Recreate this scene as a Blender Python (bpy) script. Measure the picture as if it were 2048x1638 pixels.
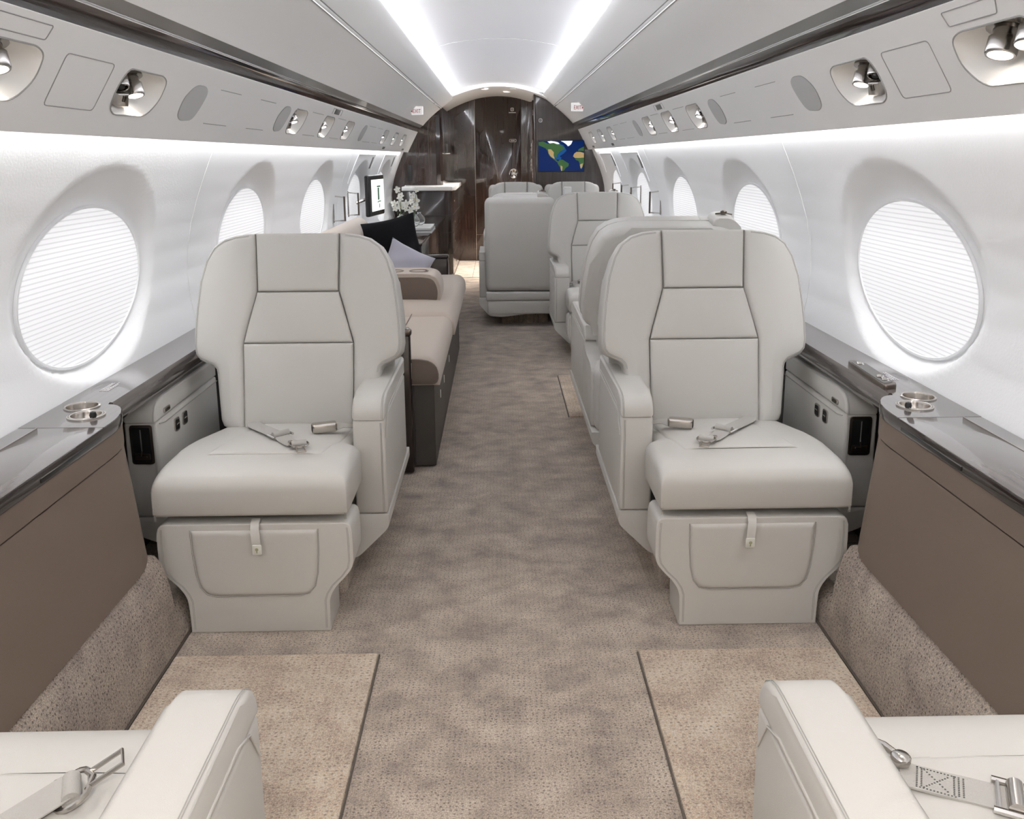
import bpy, bmesh, math, random
from mathutils import Vector, Matrix
from mathutils.geometry import delaunay_2d_cdt
random.seed(7)
for o in list(bpy.data.objects): bpy.data.objects.remove(o)
SC=bpy.context.scene; COL=SC.collection
PI=math.pi
# ---------------------------------------------------------------- camera
F=1700.0; PY=670.0; HC=1.17
_d=Vector(((995-1024)/F,(314-PY)/F,1.0)).normalized()
_a=(1085-1024)/F; _b=-(_a*_d.x+_d.z)/_d.y
_dn=Vector((_a,_b,1.0)).normalized(); _up=-_dn; _X=_d.cross(_up)
# rows of world->camera (x right, y down, z forward)
R3=Matrix((( _X.x,_d.x,_up.x),(_X.y,_d.y,_up.y),(_X.z,_d.z,_up.z)))
camX=Vector(R3[0]); camY=-Vector(R3[1]); camZ=-Vector(R3[2])
mw=Matrix.Identity(4)
for i in range(3):
    mw[i][0]=camX[i]; mw[i][1]=camY[i]; mw[i][2]=camZ[i]
mw[0][3]=-.0075; mw[2][3]=HC          # cabin centre plane is x=0
cd=bpy.data.cameras.new('camera'); cam=bpy.data.objects.new('camera',cd); COL.objects.link(cam)
cam.matrix_world=mw; cd.sensor_width=36; cd.lens=36*F/2048; cd.sensor_fit='HORIZONTAL'
cd.shift_x=0; cd.shift_y=(PY-819)/2048.0; cd.clip_start=.02
SC.camera=cam
SC.view_settings.view_transform='Standard'; SC.view_settings.look='None'
SC.view_settings.gamma=1; SC.view_settings.use_curve_mapping=False
SC.view_settings.exposure=0.34
w=bpy.data.worlds.new('world'); SC.world=w; w.use_nodes=True
w.node_tree.nodes['Background'].inputs[0].default_value=(1,1,1,1)
w.node_tree.nodes['Background'].inputs[1].default_value=1.0
# ---------------------------------------------------------------- lights
def area(name,loc,direction,sx,sy,power,col=(1,1,1),spread=180):
    l=bpy.data.lights.new(name,'AREA'); l.shape='RECTANGLE'; l.size=sx; l.size_y=sy; l.energy=power; l.color=col
    l.spread=math.radians(spread)
    o=bpy.data.objects.new(name,l); COL.objects.link(o); o.location=loc
    z=-Vector(direction).normalized(); y=Vector((0,1,0)); x=y.cross(z).normalized()
    m=Matrix((x,y,z)).transposed(); o.rotation_euler=m.to_euler(); return o
LY0,LY1=-2.4,8.35
LL=LY1-LY0; LC=(LY0+LY1)/2
for s in (-1,1):
    area('ceiling_cove_light',(s*.475,LC,1.765),(-s*1,0,.75),.03,LL,125,(.93,.95,1.0))
    area('sidewall_wash_light',(s*.905,LC,1.262+(.012 if s>0 else 0)),(s*.20,0,-1),.02,LL,17,(.97,.98,1.0))
for y in (-.55,-1.7):   # added warm fill lamps overhead behind the camera, no fixtures there
    area('ceiling_downlight',(0,y,1.80),(0,0.01,-1),.4,.4,23,(1,.92,.82),125)

# ---------------------------------------------------------------- materials
MT={}
def mat(name,col,rough=.5,metal=0,coat=0,bump=0,bscale=400,spec=.5,emit=None,estr=0,trans=0,sheen=0,coat_rough=.03,ior=1.45,var=0,varscale=3):
    m=bpy.data.materials.new(name); m.use_nodes=True; nt=m.node_tree; b=nt.nodes['Principled BSDF']
    b.inputs['Base Color'].default_value=(*col,1); b.inputs['Roughness'].default_value=rough
    b.inputs['Metallic'].default_value=metal; b.inputs['Coat Weight'].default_value=coat
    b.inputs['Coat Roughness'].default_value=coat_rough; b.inputs['Specular IOR Level'].default_value=spec
    b.inputs['IOR'].default_value=ior; b.inputs['Transmission Weight'].default_value=trans
    b.inputs['Sheen Weight'].default_value=sheen
    if emit: b.inputs['Emission Color'].default_value=(*emit,1); b.inputs['Emission Strength'].default_value=estr
    if bump:
        tc=nt.nodes.new('ShaderNodeTexCoord'); n=nt.nodes.new('ShaderNodeTexNoise'); n.inputs['Scale'].default_value=bscale; n.inputs['Detail'].default_value=3
        bp=nt.nodes.new('ShaderNodeBump'); bp.inputs['Strength'].default_value=bump; bp.inputs['Distance'].default_value=.001
        nt.links.new(tc.outputs['Object'],n.inputs['Vector']); nt.links.new(n.outputs['Fac'],bp.inputs['Height']); nt.links.new(bp.outputs['Normal'],b.inputs['Normal'])
    if var:
        tc=nt.nodes.new('ShaderNodeTexCoord'); n=nt.nodes.new('ShaderNodeTexNoise'); n.inputs['Scale'].default_value=varscale; n.inputs['Detail'].default_value=4
        mx=nt.nodes.new('ShaderNodeMix'); mx.data_type='RGBA'; mx.inputs[6].default_value=(*[c*(1-var) for c in col],1); mx.inputs[7].default_value=(*[min(1,c*(1+var)) for c in col],1)
        nt.links.new(tc.outputs['Object'],n.inputs['Vector']); nt.links.new(n.outputs['Fac'],mx.inputs[0]); nt.links.new(mx.outputs[2],b.inputs['Base Color'])
    MT[name]=m; return m
def wood(name,c0,c1,rough,coat,axis,scale,spec=.5):
    m=mat(name,c0,rough,0,coat,spec=spec); nt=m.node_tree; b=nt.nodes['Principled BSDF']
    tc=nt.nodes.new('ShaderNodeTexCoord'); mp=nt.nodes.new('ShaderNodeMapping'); mp.inputs['Scale'].default_value=axis
    n=nt.nodes.new('ShaderNodeTexNoise'); n.inputs['Scale'].default_value=scale; n.inputs['Detail'].default_value=5; n.inputs['Roughness'].default_value=.65
    cr=nt.nodes.new('ShaderNodeValToRGB'); cr.color_ramp.elements[0].position=.35; cr.color_ramp.elements[1].position=.68
    cr.color_ramp.elements[0].color=(*c0,1); cr.color_ramp.elements[1].color=(*c1,1)
    nt.links.new(tc.outputs['Object'],mp.inputs[0]); nt.links.new(mp.outputs[0],n.inputs['Vector']); nt.links.new(n.outputs['Fac'],cr.inputs[0]); nt.links.new(cr.outputs[0],b.inputs['Base Color'])
    return m
mat('leather',(.59,.575,.545),.42,bump=.25,bscale=900,var=.03,varscale=2,spec=.4)
mat('leather_edge',(.40,.39,.37),.55)
mat('seam_dark',(.085,.07,.058),.8)
mat('wall_fabric',(.885,.89,.895),.85,bump=.35,bscale=160,spec=.2)
mat('overhead',(.78,.775,.765),.6,bump=.12,bscale=500,spec=.3)
mat('bin',(.86,.86,.855),.5,bump=.1,bscale=500,spec=.3)
mat('groove',(.30,.30,.295),.7)
mat('soffit',(.92,.915,.90),.5)
mat('bevel_grey',(.17,.17,.165),.3,coat=.4)
mat('dark_gloss',(.022,.015,.013),.14,coat=.45,spec=.35)
mat('taupe',(.175,.135,.105),.6,bump=.3,bscale=700,spec=.3)
mat('taupe_line',(.10,.082,.07),.6)
mat('dark_panel',(.045,.04,.036),.5)
mat('sofa_base',(.06,.053,.047),.45,bump=.1)
mat('beige',(.47,.405,.35),.7,bump=.3,bscale=500,spec=.25,sheen=.2)
mat('beige_dark',(.17,.133,.11),.85,bump=.8,bscale=350,spec=.15,sheen=.2)
mat('chrome',(.62,.60,.58),.14,1)
mat('lamp_metal',(.27,.255,.24),.2,1)
mat('nickel',(.52,.49,.46),.22,1)
mat('bronze',(.16,.13,.11),.3,1)
mat('black',(.012,.012,.012),.35)
mat('black_fabric',(.008,.008,.009),.9,bump=.5,bscale=300,spec=.1)
mat('lavender',(.40,.39,.46),.45,bump=.15,bscale=200,sheen=.4)
mat('white_gloss',(.86,.86,.84),.15)
mat('white',(.85,.85,.83),.5)
mat('petal',(.88,.87,.82),.5,sheen=.2)
mat('petal_core',(.75,.62,.30),.5)
mat('stem',(.07,.12,.04),.5)
mat('glass',(.97,.98,.98),.02,trans=1,ior=1.45)
mat('belt',(.47,.455,.43),.8,bump=.9,bscale=500,spec=.2)
mat('white_print',(.85,.85,.85),.6)
mat('red_print',(.45,.01,.04),.5)
mat('exit_face',(.85,.85,.83),.5,emit=(1,.97,.95),estr=.35)
mat('grille',(.50,.50,.495),.8,bump=1.0,bscale=1200)
mat('slot',(.14,.135,.13),.6)
mat('tag',(.72,.72,.66),.5); mat('tag_mark',(.42,.42,.28),.5)
mat('pod',(.80,.79,.77),.35)
mat('frame_white',(.85,.86,.87),.4)
mat('lens',(1,1,1),.3,emit=(1,.93,.82),estr=6)
mat('lens_soft',(1,1,1),.3,emit=(1,.97,.93),estr=2.5)
mat('screen_ui',(.8,.85,.8),.3,emit=(.86,.93,.84),estr=.75)
mat('screen_mark',(.05,.12,.07),.3,emit=(.04,.12,.08),estr=.5)
mat('sea',(.0,.004,.02),.2,emit=(.002,.012,.075),estr=1.0,coat=0,spec=.15)
mat('shelf_sea',(.0,.02,.08),.2,emit=(.008,.05,.16),estr=1.0,coat=0,spec=.15)
mat('land_green',(.02,.05,.01),.2,emit=(.03,.075,.03),estr=1.0,coat=0,spec=.15)
mat('land_tan',(.12,.09,.03),.2,emit=(.30,.21,.10),estr=1.0,coat=0,spec=.15)
mat('land_ice',(.5,.5,.5),.2,emit=(.6,.7,.8),estr=1.0,coat=0,spec=.15)
mat('book_grey',(.25,.25,.25),.6)
wood('ledge_wood',(.085,.074,.07),(.13,.115,.108),.16,.7,(30,1,30),3)
wood('dark_wood',(.016,.009,.007),(.052,.027,.019),.14,1,(22,22,.8),3)
wood('panel_grey',(.032,.025,.024),(.058,.047,.045),.2,.8,(22,22,.8),3)
# brushed ceiling
m=mat('ceiling_brushed',(.70,.70,.715),.38,.25); nt=m.node_tree; b=nt.nodes['Principled BSDF']
tc=nt.nodes.new('ShaderNodeTexCoord'); mp=nt.nodes.new('ShaderNodeMapping'); mp.inputs['Scale'].default_value=(1,60,1)
n=nt.nodes.new('ShaderNodeTexNoise'); n.inputs['Scale'].default_value=3; n.inputs['Detail'].default_value=4
bp=nt.nodes.new('ShaderNodeBump'); bp.inputs['Strength'].default_value=.12; bp.inputs['Distance'].default_value=.002
nt.links.new(tc.outputs['Object'],mp.inputs[0]); nt.links.new(mp.outputs[0],n.inputs['Vector']); nt.links.new(n.outputs['Fac'],bp.inputs['Height']); nt.links.new(bp.outputs['Normal'],b.inputs['Normal'])
# pleated shade: backlit fabric with darker pleat lines
m=mat('shade',(.5,.5,.5),.8,emit=(1,1,1),estr=1); nt=m.node_tree; b=nt.nodes['Principled BSDF']
tc=nt.nodes.new('ShaderNodeTexCoord'); wv=nt.nodes.new('ShaderNodeTexWave'); wv.bands_direction='Z'; wv.inputs['Scale'].default_value=26
wv.wave_profile='TRI'; cr=nt.nodes.new('ShaderNodeValToRGB'); cr.color_ramp.elements[0].color=(.27,.27,.28,1); cr.color_ramp.elements[1].color=(.47,.47,.48,1)
cr.color_ramp.elements[0].position=.05; cr.color_ramp.elements[1].position=.4
nt.links.new(tc.outputs['Object'],wv.inputs['Vector']); nt.links.new(wv.outputs['Fac'],cr.inputs[0]); nt.links.new(cr.outputs[0],b.inputs['Emission Color'])
# carpet
def carpet(name,cols,pit,sx,sy,bumpd,seed=0):
    m=mat(name,cols[1],.95,spec=.05,sheen=.3); nt=m.node_tree; b=nt.nodes['Principled BSDF']; L=nt.links.new
    tc=nt.nodes.new('ShaderNodeTexCoord')
    def mapping(sc,loc=(0,0,0)):
        mp=nt.nodes.new('ShaderNodeMapping'); mp.inputs['Scale'].default_value=sc; mp.inputs['Location'].default_value=loc; L(tc.outputs['Object'],mp.inputs[0]); return mp.outputs[0]
    def noise(vec,scale,det=4,rough=.6,dist=0):
        n=nt.nodes.new('ShaderNodeTexNoise'); n.inputs['Scale'].default_value=scale; n.inputs['Detail'].default_value=det; n.inputs['Roughness'].default_value=rough; n.inputs['Distortion'].default_value=dist; L(vec,n.inputs['Vector']); return n.outputs['Fac']
    big=noise(mapping((1,1.25,1.25),(seed,0,0)),8.0,6,.66,.15)
    cr=nt.nodes.new('ShaderNodeValToRGB'); e=cr.color_ramp.elements; e[0].position=.30; e[0].color=(*cols[0],1); e[1].position=.70; e[1].color=(*cols[2],1)
    k=e.new(.49); k.color=(*cols[1],1); L(big,cr.inputs[0])
    fine=noise(mapping((1,1,1)),330,3,.75)
    mx=nt.nodes.new('ShaderNodeMix'); mx.data_type='RGBA'; mx.blend_type='OVERLAY'; mx.inputs[0].default_value=.85; L(cr.outputs[0],mx.inputs[6]); L(fine,mx.inputs[7])
    fr=nt.nodes.new('ShaderNodeMapRange'); fr.inputs[1].default_value=.33; fr.inputs[2].default_value=.67; L(fine,fr.inputs[0]); fine=fr.outputs[0]; L(fine,mx.inputs[7]); mx.inputs[0].default_value=.55
    vo=nt.nodes.new('ShaderNodeTexVoronoi'); vo.voronoi_dimensions='2D'; vo.inputs['Scale'].default_value=1; vo.inputs['Randomness'].default_value=.55; 
    sp=nt.nodes.new('ShaderNodeSeparateXYZ'); cb=nt.nodes.new('ShaderNodeCombineXYZ'); L(mapping((abs(sx),sy,sy)),sp.inputs[0])
    L(sp.outputs['Y' if sx<0 else 'X'],cb.inputs['X']); L(sp.outputs['Z' if sx<0 else 'Y'],cb.inputs['Y']); L(cb.outputs[0],vo.inputs['Vector'])
    st=nt.nodes.new('ShaderNodeMapRange'); st.inputs[1].default_value=.02; st.inputs[2].default_value=.27; st.interpolation_type='SMOOTHSTEP'; L(vo.outputs['Distance'],st.inputs[0])
    msk=noise(mapping((1,1,1),(3,seed,0)),22,3,.6); mr=nt.nodes.new('ShaderNodeMapRange'); mr.inputs[1].default_value=.38; mr.inputs[2].default_value=.62; mr.inputs[3].default_value=.75; mr.inputs[4].default_value=0; L(msk,mr.inputs[0])
    ms=nt.nodes.new('ShaderNodeMath'); ms.operation='MAXIMUM'; L(st.outputs[0],ms.inputs[0]); L(mr.outputs[0],ms.inputs[1]); st=ms
    m2=nt.nodes.new('ShaderNodeMix'); m2.data_type='RGBA'; m2.inputs[6].default_value=(*[c*pit for c in cols[0]],1); L(st.outputs[0],m2.inputs[0]); L(mx.outputs[2],m2.inputs[7])  # weave holes painted darker, their shade mixed into the colour
    L(m2.outputs[2],b.inputs['Base Color'])
    ad=nt.nodes.new('ShaderNodeMath'); ad.operation='MULTIPLY_ADD'; L(fine,ad.inputs[0]); ad.inputs[1].default_value=.5; L(st.outputs[0],ad.inputs[2])
    bp=nt.nodes.new('ShaderNodeBump'); bp.inputs['Strength'].default_value=1.0; bp.inputs['Distance'].default_value=bumpd; L(ad.outputs[0],bp.inputs['Height']); L(bp.outputs['Normal'],b.inputs['Normal'])
    return m
carpet('carpet',[(.27,.215,.185),(.455,.375,.305),(.66,.56,.46)],.55,80,105,.003)
carpet('carpet_mat',[(.46,.35,.27),(.66,.53,.41),(.84,.72,.58)],.74,62,88,.004,4)
carpet('carpet_sill',[(.28,.225,.195),(.42,.345,.285),(.56,.475,.39)],.42,-1,82,.004,9)

# ---------------------------------------------------------------- mesh tools
class G:
    def __init__(s): s.v=[]; s.f=[]; s.m=[]
    def add(s,vf,m=0,T=None):
        v,f=vf; n=len(s.v)
        s.v+= [tuple(T@Vector(p)) if T else tuple(p) for p in v]
        s.f+=[tuple(i+n for i in q) for q in f]; s.m+=[m]*len(f); return s
def build(name,g,mats,parent=None,sharp=40,flip=None,recalc=True):
    if isinstance(g,tuple): g=G().add(g)
    v=g.v
    if flip is not None: v=[(flip*p[0],p[1],p[2]) for p in v]
    me=bpy.data.meshes.new(name); me.from_pydata(v,[],g.f)
    mats=mats if isinstance(mats,(list,tuple)) else [mats]
    for x in mats: me.materials.append(MT[x])
    for p,i in zip(me.polygons,g.m): p.material_index=i
    if recalc:
        bm=bmesh.new(); bm.from_mesh(me); bmesh.ops.recalc_face_normals(bm,faces=bm.faces); bm.to_mesh(me); bm.free()
    me.shade_smooth()
    me.set_sharp_from_angle(angle=math.radians(sharp))
    o=bpy.data.objects.new(name,me); COL.objects.link(o)
    if parent: o.parent=parent
    return o
def tag(o,label=None,cat=None,group=None,kind=None):
    if label: o['label']=label
    if cat: o['category']=cat
    if group: o['group']=group
    if kind: o['kind']=kind
    return o
def thing(name,loc,label,cat,group=None,rz=0,scale=None):
    o=bpy.data.objects.new(name,None); COL.objects.link(o); o.location=loc; o.rotation_euler=(0,0,rz); o.empty_display_size=.05
    if scale: o.scale=scale
    return tag(o,label,cat,group)
def tree(o,parent=None):
    c=o.copy(); COL.objects.link(c)
    if parent: c.parent=parent
    for ch in o.children: tree(ch,c)
    return c
def bm_out(bm):
    bm.verts.index_update(); v=[tuple(x.co) for x in bm.verts]; f=[tuple(q.index for q in p.verts) for p in bm.faces]; bm.free(); return v,f
def rbox(x0,x1,y0,y1,z0,z1,r=.004,seg=3):
    bm=bmesh.new(); bmesh.ops.create_cube(bm,size=1)
    for q in bm.verts: q.co=((x0+x1)/2+q.co.x*(x1-x0),(y0+y1)/2+q.co.y*(y1-y0),(z0+z1)/2+q.co.z*(z1-z0))
    r=min(r,.49*min(abs(x1-x0),abs(y1-y0),abs(z1-z0)))
    if r>0: bmesh.ops.bevel(bm,geom=bm.edges[:],offset=r,segments=seg,profile=.5,affect='EDGES')
    return bm_out(bm)
AX={'x':lambda a,b,d:(d,a,b),'y':lambda a,b,d:(a,d,b),'z':lambda a,b,d:(a,b,d)}
def prism(pts,axis,d0,d1,r=0,seg=3,both=True):
    """outline in the plane normal to axis, extruded d0->d1, cap edges rounded"""
    k=AX[axis]; bm=bmesh.new(); n=len(pts)
    A=[bm.verts.new(k(p[0],p[1],d0)) for p in pts]; B=[bm.verts.new(k(p[0],p[1],d1)) for p in pts]
    fa=bm.faces.new(A); fb=bm.faces.new(B[::-1])
    for i in range(n): bm.faces.new((A[i],B[i],B[(i+1)%n],A[(i+1)%n]))
    if r>0:
        e=list(fb.edges)+(list(fa.edges) if both else [])
        bmesh.ops.bevel(bm,geom=e,offset=r,segments=seg,profile=.5,affect='EDGES',clamp_overlap=True)
    return bm_out(bm)
def rounded(pts,r,seg=5):
    """round the corners of a 2-D polygon; r number or list"""
    out=[]; n=len(pts)
    for i in range(n):
        p=Vector(pts[i][:2]); a=Vector(pts[i-1][:2]); b=Vector(pts[(i+1)%n][:2]); rr=r[i] if isinstance(r,(list,tuple)) else r
        u=(a-p); v=(b-p); 
        if rr<=0: out.append((p.x,p.y)); continue
        d=min(rr,u.length*.49,v.length*.49); s=p+u.normalized()*d; e=p+v.normalized()*d
        for k in range(seg+1):
            t=k/seg; q=s*(1-t)**2+p*2*t*(1-t)+e*t*t; out.append((q.x,q.y))
    return out
def tube(path,r,n=8,closed=False,caps=True):
    P=[Vector(p) for p in path]; N=len(P); v=[]; f=[]
    up=None
    for i,p in enumerate(P):
        if closed: t=(P[(i+1)%N]-P[i-1])
        else: t=P[min(i+1,N-1)]-P[max(i-1,0)]
        t.normalize()
        if up is None: up=Vector((0,0,1)) if abs(t.z)<.9 else Vector((1,0,0))
        s=t.cross(up).normalized(); up=s.cross(t).normalized()
        rr=r[i] if isinstance(r,(list,tuple)) else r
        for k in range(n):
            a=2*PI*k/n; v.append(tuple(p+s*math.cos(a)*rr+up*math.sin(a)*rr))
    m=N if closed else N-1
    for i in range(m):
        for k in range(n):
            j=(i+1)%N; f.append((i*n+k,i*n+(k+1)%n,j*n+(k+1)%n,j*n+k))
    if not closed and caps: f.append(tuple(range(n))[::-1]); f.append(tuple((N-1)*n+k for k in range(n)))
    return v,f
def lathe(prof,n=24,c=(0,0,0),axis=None,capstart=False,capend=False):
    v=[]; f=[]; m=len(prof)
    for i in range(n):
        a=2*PI*i/n
        for r,z in prof: v.append((r*math.cos(a),r*math.sin(a),z))
    for i in range(n):
        j=(i+1)%n
        for k in range(m-1): f.append((i*m+k,j*m+k,j*m+k+1,i*m+k+1))
    if capstart: f.append(tuple(i*m for i in range(n))[::-1])
    if capend: f.append(tuple(i*m+m-1 for i in range(n)))
    if axis:
        q=Vector((0,0,1)).rotation_difference(Vector(axis)); v=[tuple(q@Vector(p)) for p in v]
    v=[(p[0]+c[0],p[1]+c[1],p[2]+c[2]) for p in v]
    return v,f
def loft(loops,cap=True,closed=True):
    n=len(loops[0]); v=[tuple(p) for l in loops for p in l]; f=[]
    for i in range(len(loops)-1):
        for k in range(n if closed else n-1):
            f.append((i*n+k,i*n+(k+1)%n,(i+1)*n+(k+1)%n,(i+1)*n+k))
    if cap: f.append(tuple(range(n))[::-1]); f.append(tuple((len(loops)-1)*n+k for k in range(n)))
    return v,f
def tess(outer,holes=()):
    V=[];E=[];n=0
    for lp in [outer]+list(holes):
        k=len(lp); V+=[Vector(p[:2]) for p in lp]; E+=[(n+i,n+(i+1)%k) for i in range(k)]; n+=k
    vs,es,fs,_,_,_=delaunay_2d_cdt(V,E,[],1,1e-6)
    def inside(p,lp):
        c=False
        for i in range(len(lp)):
            a=lp[i-1]; b=lp[i]
            if (a[1]>p[1])!=(b[1]>p[1]) and p[0]<(b[0]-a[0])*(p[1]-a[1])/(b[1]-a[1])+a[0]: c=not c
        return c
    out=[]
    for f in fs:
        c=((vs[f[0]].x+vs[f[1]].x+vs[f[2]].x)/3,(vs[f[0]].y+vs[f[1]].y+vs[f[2]].y)/3)
        if inside(c,outer) and not any(inside(c,h) for h in holes): out.append(tuple(f))
    return [(q.x,q.y) for q in vs],out
def interp(rows,t):
    if t<=rows[0][0]: return rows[0][1:]
    for a,b in zip(rows,rows[1:]):
        if t<=b[0]:
            k=(t-a[0])/(b[0]-a[0]) if b[0]>a[0] else 0
            return tuple(x+(y-x)*k for x,y in zip(a[1:],b[1:]))
    return rows[-1][1:]
def pad(rows,thick,r,puff,fmap,nt=18,na=12,extra=None,bulk=.05,under=0):
    """upholstered pad: rows (t,xl,xr); rounded rim r, crowned by puff"""
    t0,t1=rows[0][0],rows[-1][0]; eo=[0,.08*r,.25*r,.5*r,.8*r,1.2*r,1.9*r,3*r]
    H=t1-t0; k=min(1,H/(2.3*eo[-1])); ts=set()
    for e in eo: ts.add(t0+e*k); ts.add(t1-e*k)
    for i in range(nt+1): ts.add(t0+eo[-1]*k+(H-2*eo[-1]*k)*i/nt)
    for q in rows: ts.add(q[0])
    ts=sorted(ts); T=[ts[0]]
    for q in ts[1:]:
        if q-T[-1]>1e-4: T.append(q)
    T[-1]=t1
    grid=[]
    for t in T:
        xl,xr=interp(rows,t); wd=xr-xl; k=min(1,wd/(2.3*eo[-1])); a=[e*k for e in eo]
        mid=[eo[-1]*k+(wd-2*eo[-1]*k)*i/na for i in range(1,na)]
        xs=a+mid+[wd-q for q in a[::-1]]
        grid.append([(xl+q,t) for q in xs])
    bnd=grid[0]+[g[-1] for g in grid[1:-1]]+grid[-1][::-1]+[g[0] for g in grid[1:-1]][::-1]
    segs=[(bnd[i],bnd[(i+1)%len(bnd)]) for i in range(len(bnd))]
    segs=[s for s in segs if abs(s[0][0]-s[1][0])+abs(s[0][1]-s[1][1])>1e-6]
    def dist(p):
        best=9
        for a,b in segs:
            dx=b[0]-a[0]; dy=b[1]-a[1]; u=((p[0]-a[0])*dx+(p[1]-a[1])*dy)/(dx*dx+dy*dy); u=0 if u<0 else 1 if u>1 else u
            d=(p[0]-a[0]-u*dx)**2+(p[1]-a[1]-u*dy)**2
            if d<best: best=d
        return math.sqrt(best)
    v=[]; f=[]; nr=len(T); nc=len(grid[0])
    for g in grid:
        for p in g:
            d=dist(p); n=0
            if d<r: n=-(r-math.sqrt(max(0,r*r-(r-d)**2)))
            n+=puff*(1-math.exp(-d/bulk))
            if extra: n+=extra(p[0],p[1],d)
            v.append(fmap(p[0],p[1],n))
    for i in range(nr-1):
        for j in range(nc-1): f.append((i*nc+j,i*nc+j+1,(i+1)*nc+j+1,(i+1)*nc+j))
    ring=[j for j in range(nc)]+[i*nc+nc-1 for i in range(1,nr)]+[(nr-1)*nc+j for j in range(nc-2,-1,-1)]+[i*nc for i in range(nr-2,0,-1)]
    pos=[grid[i//nc][i%nc] for i in ring]; base=len(v)
    for p in pos: v.append(fmap(p[0],p[1],-thick))
    m=len(ring)
    for i in range(m): f.append((ring[i],base+i,base+(i+1)%m,ring[(i+1)%m]))
    if under:
        mx_=sum(p[0] for p in pos)/m; my_=sum(p[1] for p in pos)/m; W_=max(p[0] for p in pos)-mx_
        for k_,q in ((1,(.3,.7)),(2,(1.0,1.0))):
            nb=len(v); c_=1-under*q[0]*.9/W_; c2=1-under*q[0]/((t1-t0)/2)
            for p in pos: v.append(fmap(mx_+(p[0]-mx_)*c_,my_+(p[1]-my_)*c2,-thick-under*q[1]*.8))
            for i in range(m): f.append((base+i,nb+i,nb+(i+1)%m,base+(i+1)%m))
            base=nb
    f.append(tuple(base+i for i in range(m)))
    return v,f
def mesh_text(body,size,depth=.0005):
    c=bpy.data.curves.new('t','FONT'); c.body=body; c.size=size; c.extrude=depth; c.align_x='CENTER'; c.align_y='CENTER'
    o=bpy.data.objects.new('t',c); COL.objects.link(o)
    bpy.context.view_layer.update()
    me=bpy.data.meshes.new_from_object(o.evaluated_get(bpy.context.evaluated_depsgraph_get()))
    v=[tuple(q.co) for q in me.vertices]; f=[tuple(p.vertices) for p in me.polygons]
    bpy.data.objects.remove(o); return v,f
def empty_child(name,parent):
    o=bpy.data.objects.new(name,None); COL.objects.link(o); o.parent=parent; return o
# ================================================================ SHELL
Y0,Y1=-2.5,8.62
RZ=.014                                   # starboard overhead sits a touch higher
def side(pts,s,dz=0): return [(s*p[0],p[1]+dz) for p in pts]
def struct(name,g,m,sharp=40): return tag(build(name,g,m,sharp=sharp),kind='structure')
struct('floor',prism([(-1.04,-.06),(1.04,-.06),(1.04,0),(-1.04,0)],'y',Y0,9.9),'carpet')
# ceiling vault
def arc(n,f,x): return [(-x+2*x*i/n,f(-x+2*x*i/n)) for i in range(n+1)]
cz=lambda x:1.862-.36*x*x
up=arc(24,cz,.55)
struct('ceiling',prism(up+[(x,z+.03) for x,z in up[::-1]],'y',Y0,8.45),'ceiling_brushed',60)
tr=0
def trim(g,m,sharp=40,kids=()):
    global tr; tr+=1
    return struct('trim_%d'%tr,g,m,sharp)
trim(tube([(x,5.3,cz(x)-.001) for x,z in arc(20,cz,.5)],.0016,6),'groove')
# forward vestibule vault with soffit step
vz=lambda x:1.832-.5*x*x
vp=arc(24,vz,.72)
struct('ceiling_vestibule',prism(vp+[(x,z+.02) for x,z in vp[::-1]],'y',8.44,9.86),'soffit',60)
fr=[(x,vz(x)) for x,z in arc(24,vz,.72)]
struct('wall_soffit',prism(fr+[(.72,1.62),(1.0,1.62),(1.0,1.95),(-1.0,1.95),(-1.0,1.62),(-.72,1.62)],'y',8.632,8.66),'soffit')
for s,dz in ((-1,0),(1,RZ)):
    # cove rail
    lh=1.757 if s>0 else 1.770
    pr=[(.440,1.746),(.437,1.741),(.441,1.732),(.470,1.708),(.508,1.679),(.5445,1.6475),(.560,1.650),(.575,1.68),(.50,1.745),(.452,1.748),(.450,lh),(.446,lh)]
    trim(prism(side(pr,s,dz),'y',Y0,Y1),'bin',30)
    pr=[(.5475,1.6485),(.5500,1.6410),(.5545,1.6375),(.5585,1.6395),(.575,1.66)]
    trim(prism(side(pr,s,dz),'y',Y0,Y1),'bin',30)
    trim(tube([(s*.5465,Y0,1.6465+dz),(s*.5465,Y1,1.6465+dz)],.0016,6),'groove')
    trim(tube([(s*.5605,Y0,1.6350+dz),(s*.5605,Y1,1.6350+dz)],.0018,6),'groove')
    # grey bevel, chrome line and dark valance
    pr=[(.7365,1.4775),(.748,1.470),(.764,1.4575),(.80,1.47),(.76,1.50)]
    trim(prism(side(pr,s,dz),'y',Y0,Y1),'bevel_grey',30)
    trim(tube([(s*.7655,Y0,1.4545+dz),(s*.7655,Y1,1.4545+dz)],.0028,8),'chrome')
    pr=[(.766,1.453),(.7745,1.4475),(.782,1.4385),(.7875,1.427),(.790,1.4175),(.82,1.425),(.81,1.47)]
    trim(prism(side(pr,s,dz),'y',Y0,Y1),'dark_gloss',30)
# overhead bins: continuous doors
for s,dz,nm,lb in ((-1,0,'left','long off-white overhead bin door on the left, above the sofa side'),(1,RZ,'right','long off-white overhead bin door on the right, above the club seats')):
    t=thing('overhead_bin',(0,0,0),lb,'overhead bin')
    pr=[(.5625,1.6345),(.60,1.606),(.65,1.5635),(.70,1.5165),(.730,1.4845),(.736,1.4765),(.745,1.478),(.80,1.52),(.62,1.68)]
    build('bin_door',prism(side(pr,s,dz),'y',Y0,Y1-.002),'bin',t,30)
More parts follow.
